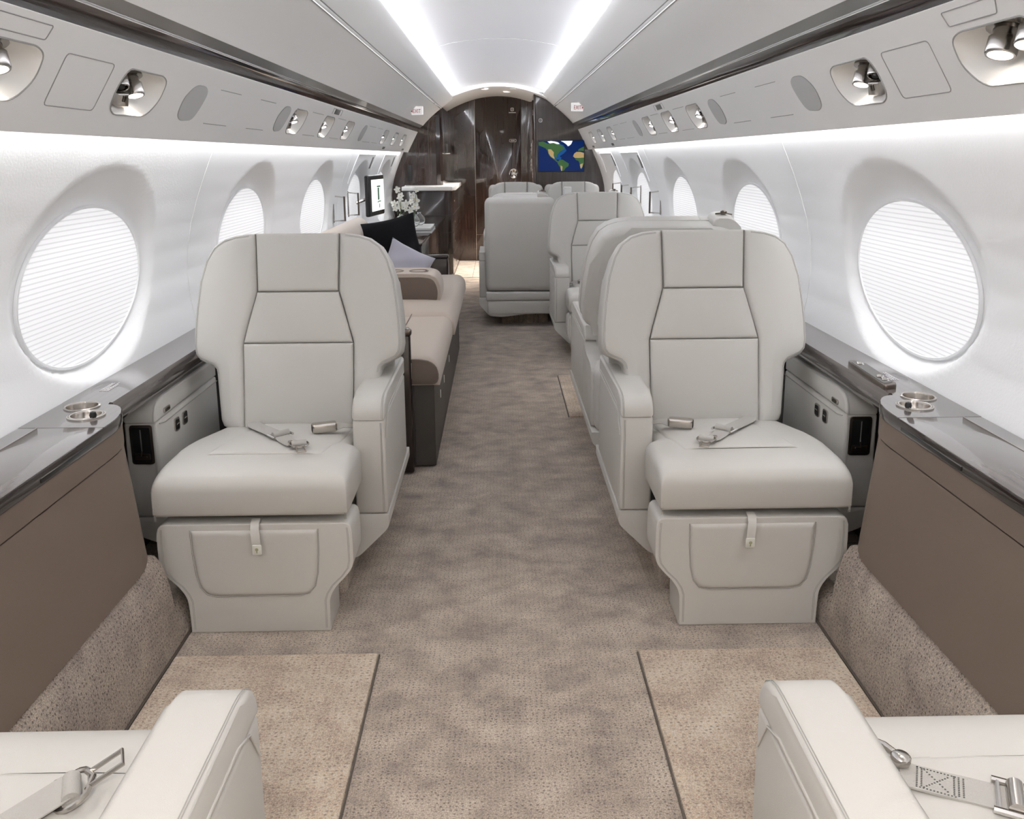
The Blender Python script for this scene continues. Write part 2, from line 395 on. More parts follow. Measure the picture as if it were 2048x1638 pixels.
# service panels (PSU) : face plane from P0 (bottom) up
PB=Vector((.890,1.2255)); PT=Vector((.790,1.4170)); PL=(PT-PB).length; PD=(PT-PB)/PL; PN=Vector((-PD.y,PD.x))  # PN points inboard-down
if PN.x>0: PN=-PN
def P3(s,dz):
    def f(y,q,n=0): 
        p=PB+PD*q+PN*n; return (s*p.x,y,p.y+dz)
    return f
def pod_outline(yc,w=.25,big=False):
    h=w/2; L=[(yc-h+.03,.160),(yc+h-.03,.160),(yc+h,.148),(yc+h,.100),(yc+h-.045,.054),(yc-h+.03,.050),(yc-h,.067),(yc-h,.112),(yc-h+.012,.142)]
    return rounded(L,[.02,.02,.03,.06,.03,.02,.02,.05,.03],4)
def spk_outline(yc):
    L=[(-.034,.158),(.046,.160),(.078,.144),(.066,.10),(.040,.060),(-.045,.054),(-.080,.068),(-.082,.115)]
    return rounded([(yc+a,b) for a,b in L],.035,4)
PODS={-1:[1.49,2.07,3.66,4.28,4.88,6.45,7.08,7.70],1:[1.485,2.065,3.72,4.295,4.87,6.47,7.10,7.76]}
SPK={-1:[2.425,3.41,5.42],1:[2.405,3.37,5.27]}
WNAME={-1:'left',1:'right'}
for s,dz in ((-1,0),(1,RZ)):
    f=P3(s,dz); holes=[pod_outline(y) for y in PODS[s]]
    V,Fc=tess([(Y0,0),(Y1,0),(Y1,PL),(Y0,PL)],holes)
    g=G().add(([f(a,b) for a,b in V],Fc))
    # lower lip and light shield
    lip=[(.8885,1.2284),(.890,1.2255),(.8925,1.2215),(.896,1.2225),(.897,1.236),(.8945,1.240),(.888,1.2295)]
    L0=[(s*x,Y0,z+dz) for x,z in lip]; L1=[(s*x,Y1,z+dz) for x,z in lip]
    g.add(loft([L0,L1],cap=False,closed=False)); g.f.append(tuple(range(len(g.v)-14,len(g.v)-7))); g.m.append(0); g.f.append(tuple(range(len(g.v)-7,len(g.v)))); g.m.append(0)
    # embossed outlines
    def line(pts,closed=True,r=.0011):
        g.add(tube([f(a,b,.0004) for a,b in pts],r,5,closed),1)
    q=.053; u=.161
    line(rounded([(1.675,q),(1.875,q),(1.895,u),(1.69,u)],.012,3))
    line(rounded([(1.45,.174),(1.60,.174),(1.61,.202),(1.44,.202)],.005,3))
    for a,b in ((2.57,2.78),(3.0,3.21)):
        line([(a,q),(b,q)],False); line([(a+.03,u),(b+.02,u)],False)
    for a,b in ((3.86,4.10),(4.47,4.70),(5.55,5.85),(5.95,6.2)):
        line([(a,q),(b,q)],False); line([(a+.01,u),(b,u)],False)
    line([(4.27,.176),(4.27,.205),(4.50,.205),(4.50,.176)],False)
    ob=build('trim_%d'%(tr+1),g,['overhead','groove'],sharp=30); tr+=1; tag(ob,kind='structure')
    for y in SPK[s]:
        o=spk_outline(y); k=3
        c=thing('speaker_grille',(0,0,0),'grey oval speaker grille in the %s overhead panel, %s'%(WNAME[s],{0:'nearest the camera',1:'middle of the three',2:'farthest of the three'}[SPK[s].index(y)]),'speaker','speaker grilles in the overhead panels')
        A=[f(a,b,.0022) for a,b in o]; B=[f(y+(a-y)*.99,.107+(b-.107)*.99,-.004) for a,b in o]
        build('grille',loft([B,A]),'grille',c,30)
        build('rim',tube([f(a,b,.0005) for a,b in o],.0016,6,True),'groove',c)
    # small dark placards on the panels
    for y0,q0,y1,q1,m in ((4.32,.178,4.44,.203,'slot'),(6.62,.012,6.74,.032,'slot'),(7.95,.012,8.1,.03,'slot')):
        pl=build('vent_plate',loft([[f(y0,q0,-.002),f(y1,q0,-.002),f(y1,q1,-.002),f(y0,q1,-.002)],[f(y0,q0,.002),f(y1,q0,.002),f(y1,q1,.002),f(y0,q1,.002)]]),m)
        tag(pl,'small dark plate on the %s overhead panel, %s'%(WNAME[s],'beside middle reading lights' if y0<5 else ('above first exit window' if y0<7 else 'above farthest window')),'plate','small dark plates on the overhead panels')
# reading light units
def reading_unit(s,dz,idx,y,kind):
    f=P3(s,dz); o=pod_outline(y); pos=['nearest','second','third','fourth','fifth','sixth','seventh','farthest'][idx]
    t=thing('reading_light_unit',(0,0,0),('recessed reading light unit in the %s overhead panel, %s of eight'%(WNAME[s],pos)),'reading light','reading light units in the overhead panels')
    cy,cq=y,.105
    def ring(k,n,dq=0): return [f(cy+(a-cy)*k,cq+dq+(b-cq)*k,n) for a,b in o]
    build('recess',loft([ring(1.0,.001),ring(.975,-.001),ring(.95,-.006),ring(.91,-.020,.003),ring(.82,-.042,.007),ring(.60,-.060,.012),ring(.3,-.064,.014),ring(.02,-.064,.014)],cap=False),'pod',t,60)
    build('bezel',tube([f(cy+(a-cy)*1.005,cq+(b-cq)*1.005,.0005) for a,b in o],.0017,6,True),'groove',t)
    def head(yy,qq,r,lit,name='lamp_head'):
        base=Vector(f(yy,qq+.006,-.052)); d=(Vector((s*-.28,-.18,-1)).normalized() if lit else Vector((s*-.3,-.35,-1)).normalized())
        h=build(name,lathe([(0,-.004),(r*1.3,-.004),(r*1.3,.002),(r*.85,.004),(r*.8,.016),(r,.018),(r,.044),(r*.93,.048),(r*.8,.048),(r*.78,.043),(0,.043)],22,tuple(base),tuple(d)),'lamp_metal',t,35)
        if lit:
            c=base+d*.0445; build('lens',lathe([(0,0),(r*.78,0),(r*.74,.003),(0,.0045)],20,tuple(c),tuple(d)),'lens',h)
        else:
            c=base+d*.044; build('nozzle_core',lathe([(0,0),(r*.5,0),(r*.35,.006),(0,.006)],12,tuple(c),tuple(d)),'black',h)
        return base+d*.056,d
    if idx==0:
        lamps=[head(y+.045,.126,.026,True),head(y-.045,.132,.026,True)]
    else:
        lamps=[head(y+.042,.122,.022,True)]; head(y-.040,.134,.019,False,'air_nozzle')
        cy2=y-.045; B=[(cy2-.055+.012,.094),(cy2+.005,.098),(cy2+.07,.070),(cy2+.02,.066)]
        B=[(cy2-.030,.094),(cy2+.024,.098),(cy2+.050,.066),(cy2-.006,.063)]
        b=build('call_button',loft([[f(a,q,-.03) for a,q in B],[f(a,q,-.014) for a,q in B],[f(cy2+.008+(a-cy2-.008)*.85,.083+(q-.083)*.85,-.012) for a,q in B]]),'nickel',t,30)
        for k in (-.007,.004):
            build('key',loft([[f(cy2+.008+k,.078,-.0125),f(cy2+.008+k+.006,.078,-.0125),f(cy2+.008+k+.001,.092,-.0125),f(cy2+.008+k-.005,.092,-.0125)],[f(cy2+.008+k,.078,-.010),f(cy2+.008+k+.006,.078,-.010),f(cy2+.008+k+.001,.092,-.010),f(cy2+.008+k-.005,.092,-.010)]]),'bronze',b)
    if idx<4:
        for p,d in lamps:
            l=bpy.data.lights.new('reading_lamp_light','SPOT'); l.energy=2.6; l.color=(1,.88,.72); l.spot_size=math.radians(110); l.spot_blend=.8; l.shadow_soft_size=.02
            lo=bpy.data.objects.new('reading_lamp_light',l); COL.objects.link(lo); lo.location=p; lo.rotation_euler=Vector((0,0,-1)).rotation_difference(d).to_euler(); lo.parent=t
for s,dz in ((-1,0),(1,RZ)):
    for i,y in enumerate(PODS[s]): reading_unit(s,dz,i,y,'near' if i<5 else 'far')
# ---------------------------------------------------------------- side walls with window recesses
WP=[(0.0,1.03),(.30,1.045),(.55,1.045),(.60,1.046),(.70,1.062),(.80,1.066),(.88,1.058),(.96,1.040),(1.04,1.014),(1.12,.982),(1.215,.940),(1.30,.905)]
def wallx(z): return interp([(a,b) for a,b in WP],z)[0]
WC=[-1.925,-.55,.825,2.20,3.58,4.955,6.33,7.70]; WZ=.850
def winx(z): return 1.112+(z-.63)*(1.052-1.112)/.43
def recess(y,z):
    x=wallx(z)
    for c in WC:
        dy=y-c
        if abs(dy)>.42: continue
        ro=math.sqrt((dy/.385)**2+((z-.882)/.268)**2)
        if ro>=1: return x
        ri=math.sqrt((dy/.335)**2+((z-WZ)/.21)**2)
        k=1 if ri<=1 else (1-ro)/((1-ro)+(ri-1))
        k=1-(1-k)**2.4
        return x+(winx(z)-x)*k
    return x
ys=[Y0+ (Y1-Y0)*i/640 for i in range(641)]
zs=[0,.3,.5]+[.56+.0125*i for i in range(60)]
for s in (-1,1):
    g=[];f=[]
    for y in ys:
        for z in zs: g.append((s*recess(y,z),y,z))
    n=len(zs)
    for i in range(len(ys)-1):
        for j in range(n-1): f.append((i*n+j,i*n+j+1,(i+1)*n+j+1,(i+1)*n+j))
    o=build('wall_'+WNAME[s],(g,f),'wall_fabric',sharp=80); tag(o,kind='structure')
    # panel joints
    for y in (2.89,5.64):
        trim(tube([(s*(recess(y,z)-.0003),y,z) for z in [.61+.02*i for i in range(31)]],.0012,5),'white')
# shades and window frames
def ell(c,ry,rz,off,s,n=56): return [(s*(winx(WZ+rz*math.sin(a))-off),c+ry*math.cos(a),WZ+rz*math.sin(a)) for a in [2*PI*i/n for i in range(n)]]
wn=0
for c in WC:
    for s in (-1,1):
        wn+=1; w_=bpy.data.objects.new('window_%d'%wn,None); COL.objects.link(w_); tag(w_,kind='structure')
        build('window_frame',loft([ell(c,.334,.2095,.001,s),ell(c,.332,.2075,.008,s),ell(c,.326,.2015,.008,s),ell(c,.324,.1995,.003,s)],cap=False),'frame_white',w_,60)
        build('pleated_shade',loft([ell(c,.325,.2005,.001,s),ell(c,.325,.2005,.004,s)]),'shade',w_,30)
# aft closure behind the camera
struct('wall_aft',prism([(-1.1,-.05),(1.1,-.05),(1.1,1.95),(-1.1,1.95)],'y',Y0-.03,Y0+.0),'white')
# ---------------------------------------------------------------- exit window panel outlines and chrome grab handles
for s in (-1,1):
    for c in (6.33,7.70):
        pts=[(c-.46,1.0),(c-.42,1.195),(c+.40,1.195),(c+.44,1.0)]
        path=[]
        for a,b in zip(pts,pts[1:]):
            for k in range(8): 
                y=a[0]+(b[0]-a[0])*k/8; z=a[1]+(b[1]-a[1])*k/8; path.append((s*(recess(y,z)-.002),y,z))
        trim(tube(path,.003,6),'frame_white')
        y=c-.40 if s>0 else c+.30
        p=build('vent_plate',loft([[(s*(wallx(z)-o),yy,z) for yy,z in ((y,1.09),(y+.05,1.09),(y+.05,1.175),(y,1.175))] for o in (0,.004)]),'slot')
        tag(p,'narrow dark grey slot plate high on the %s sidewall above the %s exit window'%(WNAME[s],'nearer' if c<7 else 'farther'),'plate','slot plates above the exit windows')
HN={-1:[5.50,6.05,6.95],1:[5.62,6.42,6.92,7.45]}
hn=['nearest','second','third','farthest']
for s in (-1,1):
    for i,y in enumerate(HN[s]):
        z0,z1=(.80,.945) if s>0 else (.775,.935)
        x0=wallx(.87)+.004; x1=x0-.075
        t=thing('grab_handle',(0,0,0),'%s chrome rectangular wire handle on the %s sidewall by the exit windows'%(hn[i],WNAME[s]),'handle','chrome handles on the sidewalls')
        build('frame_bar',tube(rounded([(s*x0,z0),(s*x1,z0+.006),(s*x1,z1-.01),(s*x0,z1)],.004,2) and [(a,y,b) for a,b in rounded([(s*x0,z0),(s*x1,z0+.006),(s*x1,z1-.01),(s*x0,z1)],.006,3)],.0042,8,True),'chrome',t)
        build('mounting_plate',rbox(min(s*x0,s*(x0-.006)),max(s*x0,s*(x0-.006)),y-.012,y+.012,z0-.01,z1+.01,.002),'nickel',t)
        build('hinge_bar',tube([(s*x1,y,z0),(s*x1,y,z1-.004)],.0062,8),'bronze',t)
# ---------------------------------------------------------------- ledges, dado panels, carpeted sills
for s in (-1,1):
    wm='ledge_wood'
    trim(prism(side([(.926,.600),(.929,.606),(1.07,.606),(1.07,.54),(.945,.54),(.930,.556),(.924,.575)],s),'y',1.96,8.3),wm,40)
    trim(prism(side([(1.028,.54),(1.043,.54),(1.043,.08),(1.028,.08)],s),'y',1.99,8.3),'dark_panel')
    trim(prism(side([(.80,0),(.806,.045),(.826,.078),(.86,.085),(1.028,.085),(1.028,0)],s),'y',1.905,8.3),'carpet_sill')
    trim(prism(side([(.80,0),(.8,.02),(.803,.08),(.812,.16),(.826,.215),(.842,.238),(.93,.25),(.96,0)],s),'y',Y0,1.905),'carpet_sill')
    trim(rbox(min(s*.794,s*.801),max(s*.794,s*.801),Y0,3.0,-.001,.004,.0),'seam_dark')
# carpet insets by the seats
def inset(x0,x1,y0,y1,label,edge):
    t=thing('carpet_inset',(0,0,0),label,'carpet inset','raised carpet insets in the floor')
    build('pile',rbox(x0,x1,y0,y1,-.004,.007,.006,3),'carpet_mat',t,30)
    e=edge; build('seam_gap',rbox(e-.0016,e+.0016,y0,y1-.004,-.002,.0042,0),'seam_dark',t)
inset(-.792,-.3065,.95,1.848,'beige raised carpet inset on the floor in the left foreground, below the near left seat',-.303)
inset(.3195,.792,.95,1.843,'beige raised carpet inset on the floor in the right foreground, below the near right seat',.316)
inset(.3095,.80,3.73,4.48,'small beige carpet inset beside the aisle between the facing right-hand seats',.307)
trim(rbox(-.44,.36,8.40,8.404,-.001,.002,0),'seam_dark')
trim(rbox(-.27,-.267,8.41,9.8,-.001,.002,0),'seam_dark')

# ================================================================ SIDE CONSOLES
CY0=1.12
def wallring(p,z0,z1): return loft([[(a,b,z0) for a,b in p],[(a,b,z1) for a,b in p]],cap=False)
def console(s):
    nm=WNAME[s]
    t=thing('side_console',(0,0,0),'glossy grey wood topped side console with taupe leather panels along the %s wall'%nm,'console','side consoles along the walls')
    def plan(d=0,back=1.045):
        p=[(.860+d,CY0),(.860+d,1.795)]
        for i in range(1,9):
            a=i/8*PI/2; p.append((.860+d+.070*(1-math.cos(a)),1.795+(.150-d)*math.sin(a)))
        p+= [(.934+d,1.965-d),(back,1.965-d),(back,CY0)]
        return [(s*a,b) for a,b in p]
    g=G().add(wallring(plan(.004,.965),.236,.5255))
    g.v=[(x-s*(.526-z)*.10,y,z) for x,y,z in g.v]
    build('lower_panel',g,'taupe',t,35)
    build('panel_joint',wallring(plan(.0075,1.03),.524,.531),'taupe_line',t)
    build('upper_panel',wallring(plan(.002,1.03),.529,.5775),'taupe',t,35)
    # glossy edge band
    g=G().add(loft([[(a,b,z) for a,b in plan(d_)] for d_,z in ((.008,.5765),(.002,.578),(0,.581),(0,.600),(.0015,.6035))],cap=False)); build('edge_band',g,'dark_gloss',t,35)
    # top in two leaves with cup well holes
    cc=(s*.982,1.922); ac=(s*.938,1.849)
    H=[[(cc[0]+.0335*math.cos(a),cc[1]+.0335*math.sin(a)) for a in [2*PI*i/28 for i in range(28)]],[(ac[0]+.031*math.cos(a),ac[1]+.031*math.sin(a)) for a in [2*PI*i/28 for i in range(28)]]]
    pl=plan(.0015)
    fwd=[(s*.8615,1.7660)]+[p for p in pl[1:-1]]+[(s*1.045,1.7660)]
    V,Fc=tess(fwd,H); g=G().add(([(a,b,.6065) for a,b in V],Fc)); n=len(fwd)
    g.add(loft([[(a,b,.6035) for a,b in fwd],[(a,b,.6065) for a,b in fwd]],cap=False))
    build('cup_holder_top',g,'ledge_wood',t,40)
    build('console_top',rbox(min(s*.8615,s*1.045),max(s*.8615,s*1.045),CY0,1.7645,.6035,.6065,.0012,2),'ledge_wood',t,40)
    build('highlight_line',rbox(min(s*1.003,s*1.006),max(s*1.003,s*1.006),CY0,1.764,.6060,.6070,0),'nickel',t)  # bright metal strip standing in for the highlight along the wall lip
    # latch slot
    build('latch_slot',rbox(min(s*.858,s*.864),max(s*.858,s*.864),1.50,1.745,.5835,.5935,.002,2),'black',t)
    # cup well
    c=build('cup_holder',lathe([(.0395,.6066),(.0395,.609),(.0375,.6105),(.0345,.6095),(.0335,.606),(.0333,.545),(.030,.541),(0,.541)],36,(cc[0],cc[1],0)),'nickel',t,50)
    a=build('ashtray',lathe([(.0405,.6066),(.0405,.6095),(.0375,.6105),(.0365,.609),(.0355,.6105),(.0325,.6105),(.031,.606),(.030,.590),(.027,.587),(0,.587)],36,(ac[0],ac[1],0)),'nickel',t,50)
    build('lid_knob',lathe([(0,-.006),(.007,-.004),(.008,.002),(.006,.008),(0,.010)],14,(ac[0]-s*.024,ac[1]-.018,.613)),'black',a)
    # web plate joining the two rings
    mid=((cc[0]+ac[0])/2,(cc[1]+ac[1])/2)
    return t
console(-1); console(1)
def placard(name,x0,y0,x1,y1,z,label,rows=5,flipx=1):
    t=thing(name,(0,0,0),label,'placard','white printed placards on the side ledges')
    for i in range(rows):
        k=i/(rows-1); xa=x0+(x1-x0)*k; w=(y1-y0)*(.75+.25*math.sin(i*2.3))
        g=G(); yy=y0
        random.seed(i)
        while yy<y0+w:
            l=random.uniform(.006,.014); g.add(rbox(min(xa-.0011,xa+.0011),max(xa-.0011,xa+.0011),yy,min(yy+l,y1),z,z+.0006,0)); yy+=l+.0025
        build('print_line',g,'white_print',t)
placard('placard',-.985,2.06,-1.005,2.14,.6066,'small white printed lines on the left ledge, forward of the cup holder')
placard('placard',.985,2.08,1.008,2.165,.6066,'small white printed lines on the right ledge, beside the grey control panel')
# control panel on right ledge
t=thing('seat_control_panel',(0,0,0),'slim grey control panel with small rocker switches on the right ledge, by the front seat','control panel')
def sk(pts): return pts
out=rounded([(.930,1.985),(.968,2.0),(.982,2.235),(.944,2.255)],[.012,.01,.03,.02],4)
build('housing',prism(out,'z',.602,.618,.004,3),'nickel' if 0 else 'bronze',t,40)
out2=[(.956+(a-.956)*.82,2.12+(b-2.12)*.86) for a,b in out]
build('face_plate',prism(out2,'z',.615,.6195,.001,1),'slot',t,40)
for i,(x,y) in enumerate([(.950,2.03),(.955,2.045),(.950,2.06),(.956,2.072),(.957,2.195),(.961,2.208)]):
    build('rocker_switch',rbox(x-.008,x+.004,y-.004,y+.004,.619,.6235,.002),'nickel',t)
    build('switch_print',rbox(x+.007,x+.010,y-.003,y+.003,.6193,.6199,0),'white_print',t)
# ================================================================ SEATS
BL=math.hypot(.12,.563); BS,BC=.12/BL,.563/BL
def back_map(rec):
    c,s_=math.cos(rec),math.sin(rec)
    def f(x,t,n): 
        y=.2084*t-.978*n; z=.978*t+.208*n
        y,z=y*c+z*s_,-y*s_+z*c
        return (x,.20+y,.39+z)
    return f
HP=[(.000,.200),(.012,.222),(.03,.229),(.166,.240),(.180,.2425),(.190,.252),(.197,.270),(.207,.290),(.224,.302),(.25,.306),(.304,.304),(.36,.299),(.44,.288),(.50,.270),(.54,.247),(.562,.217),(.573,.182),(.578,.142)]
def stitch(path,r=.0007): return tube(path,r,4,False,False)
def make_seat(m,label,group=None,loc=(0,0,0),rz=0,scale=None,deep=0,rec=0,detail=True,guide=False,strap=True,belt=None,name='cabin_seat',nar=False):
    """m=+1: outboard is +x; faces -y; arm fronts at y=0"""
    t=thing(name,loc,label,'seat',group,rz,scale)
    B=lambda nm,g,mt,par=t,sh=40: build(nm,g,mt,par,sh,flip=m)
    f=back_map(rec)
    ar0,ar1,w0,w1=(-.281,-.192,.331,.421) if not nar else (-.355,-.272,.222,.262)
    # ---- back
    side_r=lambda t0,t1: [q for q in HP if t0<=q[0]<=t1]
    full=[(x,y) for y,x in [(a,b) for a,b in HP]]
    outl=[(p[0]-.004,max(p[1],.006)) for p in full]; outl=[(-a,b) for a,b in outl]+[(a,b-.003) for a,b in outl[::-1]]
    pv,pf=prism([(a,b) for a,b in outl],'z',-.150,-.020,.035,4,both=False)
    # prism caps: put rounding on the rear side
    pv=[(a,b,-.170-n) for a,b,n in pv]
    B('back_shell',([f(a,b,n) for a,b,n in pv],pf),'leather',t,50)
    br=B('backrest',pad([(.0,-.1575,.1575),(.02,-.1595,.1595),(.2535,-.161,.161)],.05,.007,.006,f,nt=8),'leather')
    B('back_panel',pad([(.2555,-.160,.160),(.30,-.149,.149),(.4045,-.1195,.1195)],.05,.007,.006,f,nt=6),'leather',br)
    hr=B('headrest',pad([(.4075,-.117,.117),(.578,-.1215,.1215)],.06,.007,.007,f,nt=8),'leather')
    inn=[(.0,.159),(.2545,.1620),(.406,.1205),(.578,.1235)]
    for sg in (-1,1):
        rows=[]
        for a,b in HP:
            rows.append((a,interp(inn,a)[0],b))
        rows+= [(a,interp(inn,a)[0],interp([(q[0],q[1]) for q in HP],a)[0]) for a in (.2545,.406)]
        rows.sort()
        if sg<0: rows=[(a,-c,-b) for a,b,c in rows]
        w_=B('side_bolster',pad(rows,.06,.014,.011,f,nt=26,na=10,bulk=.03),'leather')
        if detail:
            for off in (.0065,.0095):
                pts=[]
                for a,b in HP[3:]:
                    # inset along approx normal
                    i=HP.index((a,b)); a0,b0=HP[max(i-1,0)]; a1,b1=HP[min(i+1,len(HP)-1)]
                    tx,ty=b1-b0,a1-a0; L=math.hypot(tx,ty) or 1; nx,ny=-ty/L,tx/L
                    x=b+nx*off; y=a+ny*off; d=off; n=-(.014-math.sqrt(max(0,.014**2-(.014-d)**2)))+.011*(1-math.exp(-d/.03))
                    pts.append(f(sg*x,y,n+.0004))
                B('stitching',stitch(pts),'leather_edge',w_)
    # ---- rear cover
    rows=[(.03,-.21,.21),(.17,-.222,.222),(.20,-.235,.235),(.24,-.272,.272),(.36,-.270,.270),(.44,-.258,.258),(.50,-.240,.240),(.535,-.21,.21),(.55,-.17,.17)]
    B('rear_cover',pad(rows,.008,.018,.004,lambda x,q,n:f(x,q,-.150-n),nt=10),'leather')
    yf=-.245-deep*.53
    ya=-deep
    # ---- cushion
    zt=.395
    def cz_(y): return .402+ (.018 if y<-.05 else .018-.03*(y+.05)/.3)
    rows=[(yf,-.215,.258),(yf+.02,-.2175,.2615),(ya-.03,-.2175,.2615),(ya+.0,-.19,.262),(ya+.06,-.187,.258),(.0+.10,-.187,.25),(.24,-.185,.225)]
    if nar: rows=[(a,b,min(c,.218)) for a,b,c in rows]
    rows=[r for i,r in enumerate(rows) if i==0 or r[0]>rows[i-1][0]]
    def cf(x,y,n):
        return (x,y,cz_(y)+n)
    def crown(x,y,d):
        e=0
        k=(y-yf)
        if k<.09: e-=.020*(1-k/.09)**2
        return e
    cu=B('seat_cushion',pad(rows,.098,.024,.010,cf,nt=20,na=12,extra=crown,bulk=.06,under=.014),'leather',t,60)
    pr=[(yf+.125,-.135,.160),(.0,-.160,.140),(.13,-.165,.118),(.2,-.165,.10)]
    def cf2(x,y,n):
        d=min(x+.19,.25-x,y-yf); return (x,y,cz_(y)+.0125*(1-math.exp(-max(d,.001)/.06))+n+.0035)
    B('cushion_insert',pad(pr,.004,.010,.0015,cf2,nt=8),'leather',cu,60)
    if detail:
        for off in (0,.0035):
            for xx,sg in ((-.2175,-1),(.2615,1)):
                pts=[(xx+sg*.0006,yf+.034-off*sg*0+off,.392),(xx+sg*.0006,yf+.018+off,.372),(xx+sg*.0006,yf+.010+off,.34),(xx+sg*.0006,yf+.012+off,.305)]
                pts=[(xx-sg*(.008+off),yf+.0095,.386-.0),(xx-sg*(.0045+off),yf+.003,.365),(xx-sg*(.0045+off),yf+.0005,.335),(xx-sg*(.006+off),yf+.002,.303)]
                B('stitching',stitch(pts,.0008),'leather_edge',cu)
    # ---- leg rest
    zt2=.292
    half=[(.238,zt2),(.240,.250),(.240,.192),(.236,.172),(.220,.150),(.196,.126),(.182,.104),(.176,.085),(.1755,.0)]
    cxo=.016
    ol=[(cxo+a,b) for a,b in half]+[(cxo-a,b) for a,b in half[::-1]]
    lr=B('leg_rest',prism(rounded(ol,[.02]+[.03]*7+[.004]+[.004]+[.03]*7+[.02],3),'y',yf+.003,yf+.125,.012,4),'leather',t,35)
    bx=[(.100,-.105,.105),(.106,-.128,.128),(.125,-.143,.143),(.16,-.151,.151),(.22,-.156,.156),(.278,-.157,.157)]
    B('leg_rest_panel',pad(bx,.010,.012,.003,lambda x,z,n:(cxo+x,yf-.0025-n,z),nt=10),'leather',lr,60)
    B('panel_seam',tube([(cxo+q[2],yf+.0022,q[0]) for q in bx[::-1]]+[(cxo+q[1],yf+.0022,q[0]) for q in bx],.0016,6),'leather_edge',lr)
    if detail:
        for off in (0,.003):
            for sg in (-1,1):
                B('stitching',stitch([(cxo+sg*(a-.009-off),yf+.0030,min(b,.28)) for a,b in half[:8]]+[(cxo+sg*(.1755-.009-off),yf+.003,.01)],.0007),'leather_edge',lr)
    if strap:
        sx=.006
        path=[(sx+.006,yf+.02,.300),(sx+.006,yf+.002,.297),(sx+.004,yf-.012,.288),(sx+.001,yf-.020,.268),(sx-.001,yf-.022,.250),(sx-.002,yf-.020,.222)]
        g=G(); n_=len(path)
        L_=[[(p[0]-.0105,p[1]-.0012,p[2]),(p[0]+.0105,p[1]-.0012,p[2]),(p[0]+.0105,p[1]+.0012,p[2]),(p[0]-.0105,p[1]+.0012,p[2])] for p in path]
        st=B('pull_strap',loft(L_),'leather',t,60)
        tgx=sx-.002
        tg=B('glow_tag',prism(rounded([(tgx-.0115,.224),(tgx+.0115,.224),(tgx+.0115,.249),(tgx-.0115,.249)],.003,3),'y',yf-.0255,yf-.022,.0008,2),'tag',st,40)
        g=G().add(lathe([(0,0),(.0042,0),(.0042,.0006),(0,.0006)],14,(tgx,yf-.0262,.238),(0,1,0)))
        g.add(rbox(tgx-.0016,tgx+.0016,yf-.0262,yf-.0254,.2285,.235,0))
        B('tag_symbol',g,'tag_mark',tg)
    # ---- arms
    def arm(x0,x1,nm,ye,rear):
        y0=ya
        body=B(nm,rbox(x0+.001,x1-.001,y0+.001,ye,.209,.478,.007,3),'leather',t,40)
        oc=[(y0,.4785),(y0,.492),(y0+.004,.505),(y0+.013,.519),(y0+.028,.5295),(y0+.048,.5345),(y0+.07,.536),(ye,.536)]
        if rear: oc+=[(ye+.03,.530),(ye+.05,.505),(ye+.06,.4785)]
        else: oc+=[(ye,.4785)]
        B('arm_pad',prism(oc,'x',x0,x1,.009,4),'leather',body,35)
        if rear:
            oc=[(ye-.002,.209),(ye-.002,.476),(ye+.055,.476),(ye+.075,.455),(ye+.12,.440),(ye+.26,.436),(ye+.30,.42),(ye+.31,.209)]
            B('arm_shell',prism(rounded(oc,[0,0,.02,.03,.04,.03,.02,.02],3),'x',x0+.001,x1-.001,.007,3),'leather',body,35)
        if detail:
            for xx in ((x0+.006,x0+.009) if x0<0 else (x0+.006,x0+.009)):
                B('stitching',stitch([(xx,a+(-.0004 if i<2 else 0),b+.0006) for i,(a,b) in enumerate(oc and [(y0,.48),(y0,.492),(y0+.004,.505),(y0+.013,.519),(y0+.028,.5295),(y0+.048,.5345),(y0+.07,.536)])]+[(xx,ye,.5366)],.0007),'leather_edge',body)
            for xx in ((x0+.010,x0+.013) if x0<0 else (x0+.0095,x0+.0125)):
                B('stitching',stitch([(xx,y0+.0004,.47),(xx,y0+.0004,.215)],.0007),'leather_edge',body)
        return body
    ye=.50 if not deep else .20
    aa=arm(ar0,ar1,'aisle_armrest',ye,bool(deep))
    ob=arm(w0,w1,'window_armrest',ye,bool(deep))
    # embossed line on the aisle side
    B('side_piping',tube([(ar0-.0005,ya+.012,.425),(ar0-.0005,ya+.045,.478),(ar0-.0005,ya+.09,.494),(ar0-.0005,ye-.03,.494)],.0016,6),'leather',aa)
    B('inner_piping',tube([(w0-.0005,ya+.02,.470),(w0-.0005,ya+.06,.4625),(w0-.0005,ye,.4625)],.0014,6),'leather_edge',ob)
    if detail:
        # window armrest controls
        y0=ya
        bz=B('literature_recess',prism(rounded([(.344,.362),(.404,.362),(.404,.472),(.344,.472)],.008,4),'y',y0-.002,y0+.004,.0015,2),'bronze',ob,40)
        B('recess_back',prism(rounded([(.350,.368),(.398,.368),(.398,.466),(.350,.466)],.005,3),'y',y0-.0032,y0+.002),'black',bz)
        B('slide',rbox(.3735,.3765,y0-.0052,y0-.003,.40,.46,.0005),'slot',bz)
        B('lever',G().add(rbox(.360,.388,y0-.010,y0-.004,.383,.388,.0015)).add(tube([(.377,y0-.009,.387),(.371,y0-.012,.403)],.0018,6)).add(rbox(.353,.395,y0-.0065,y0-.003,.376,.393,.001)),'bronze',bz)
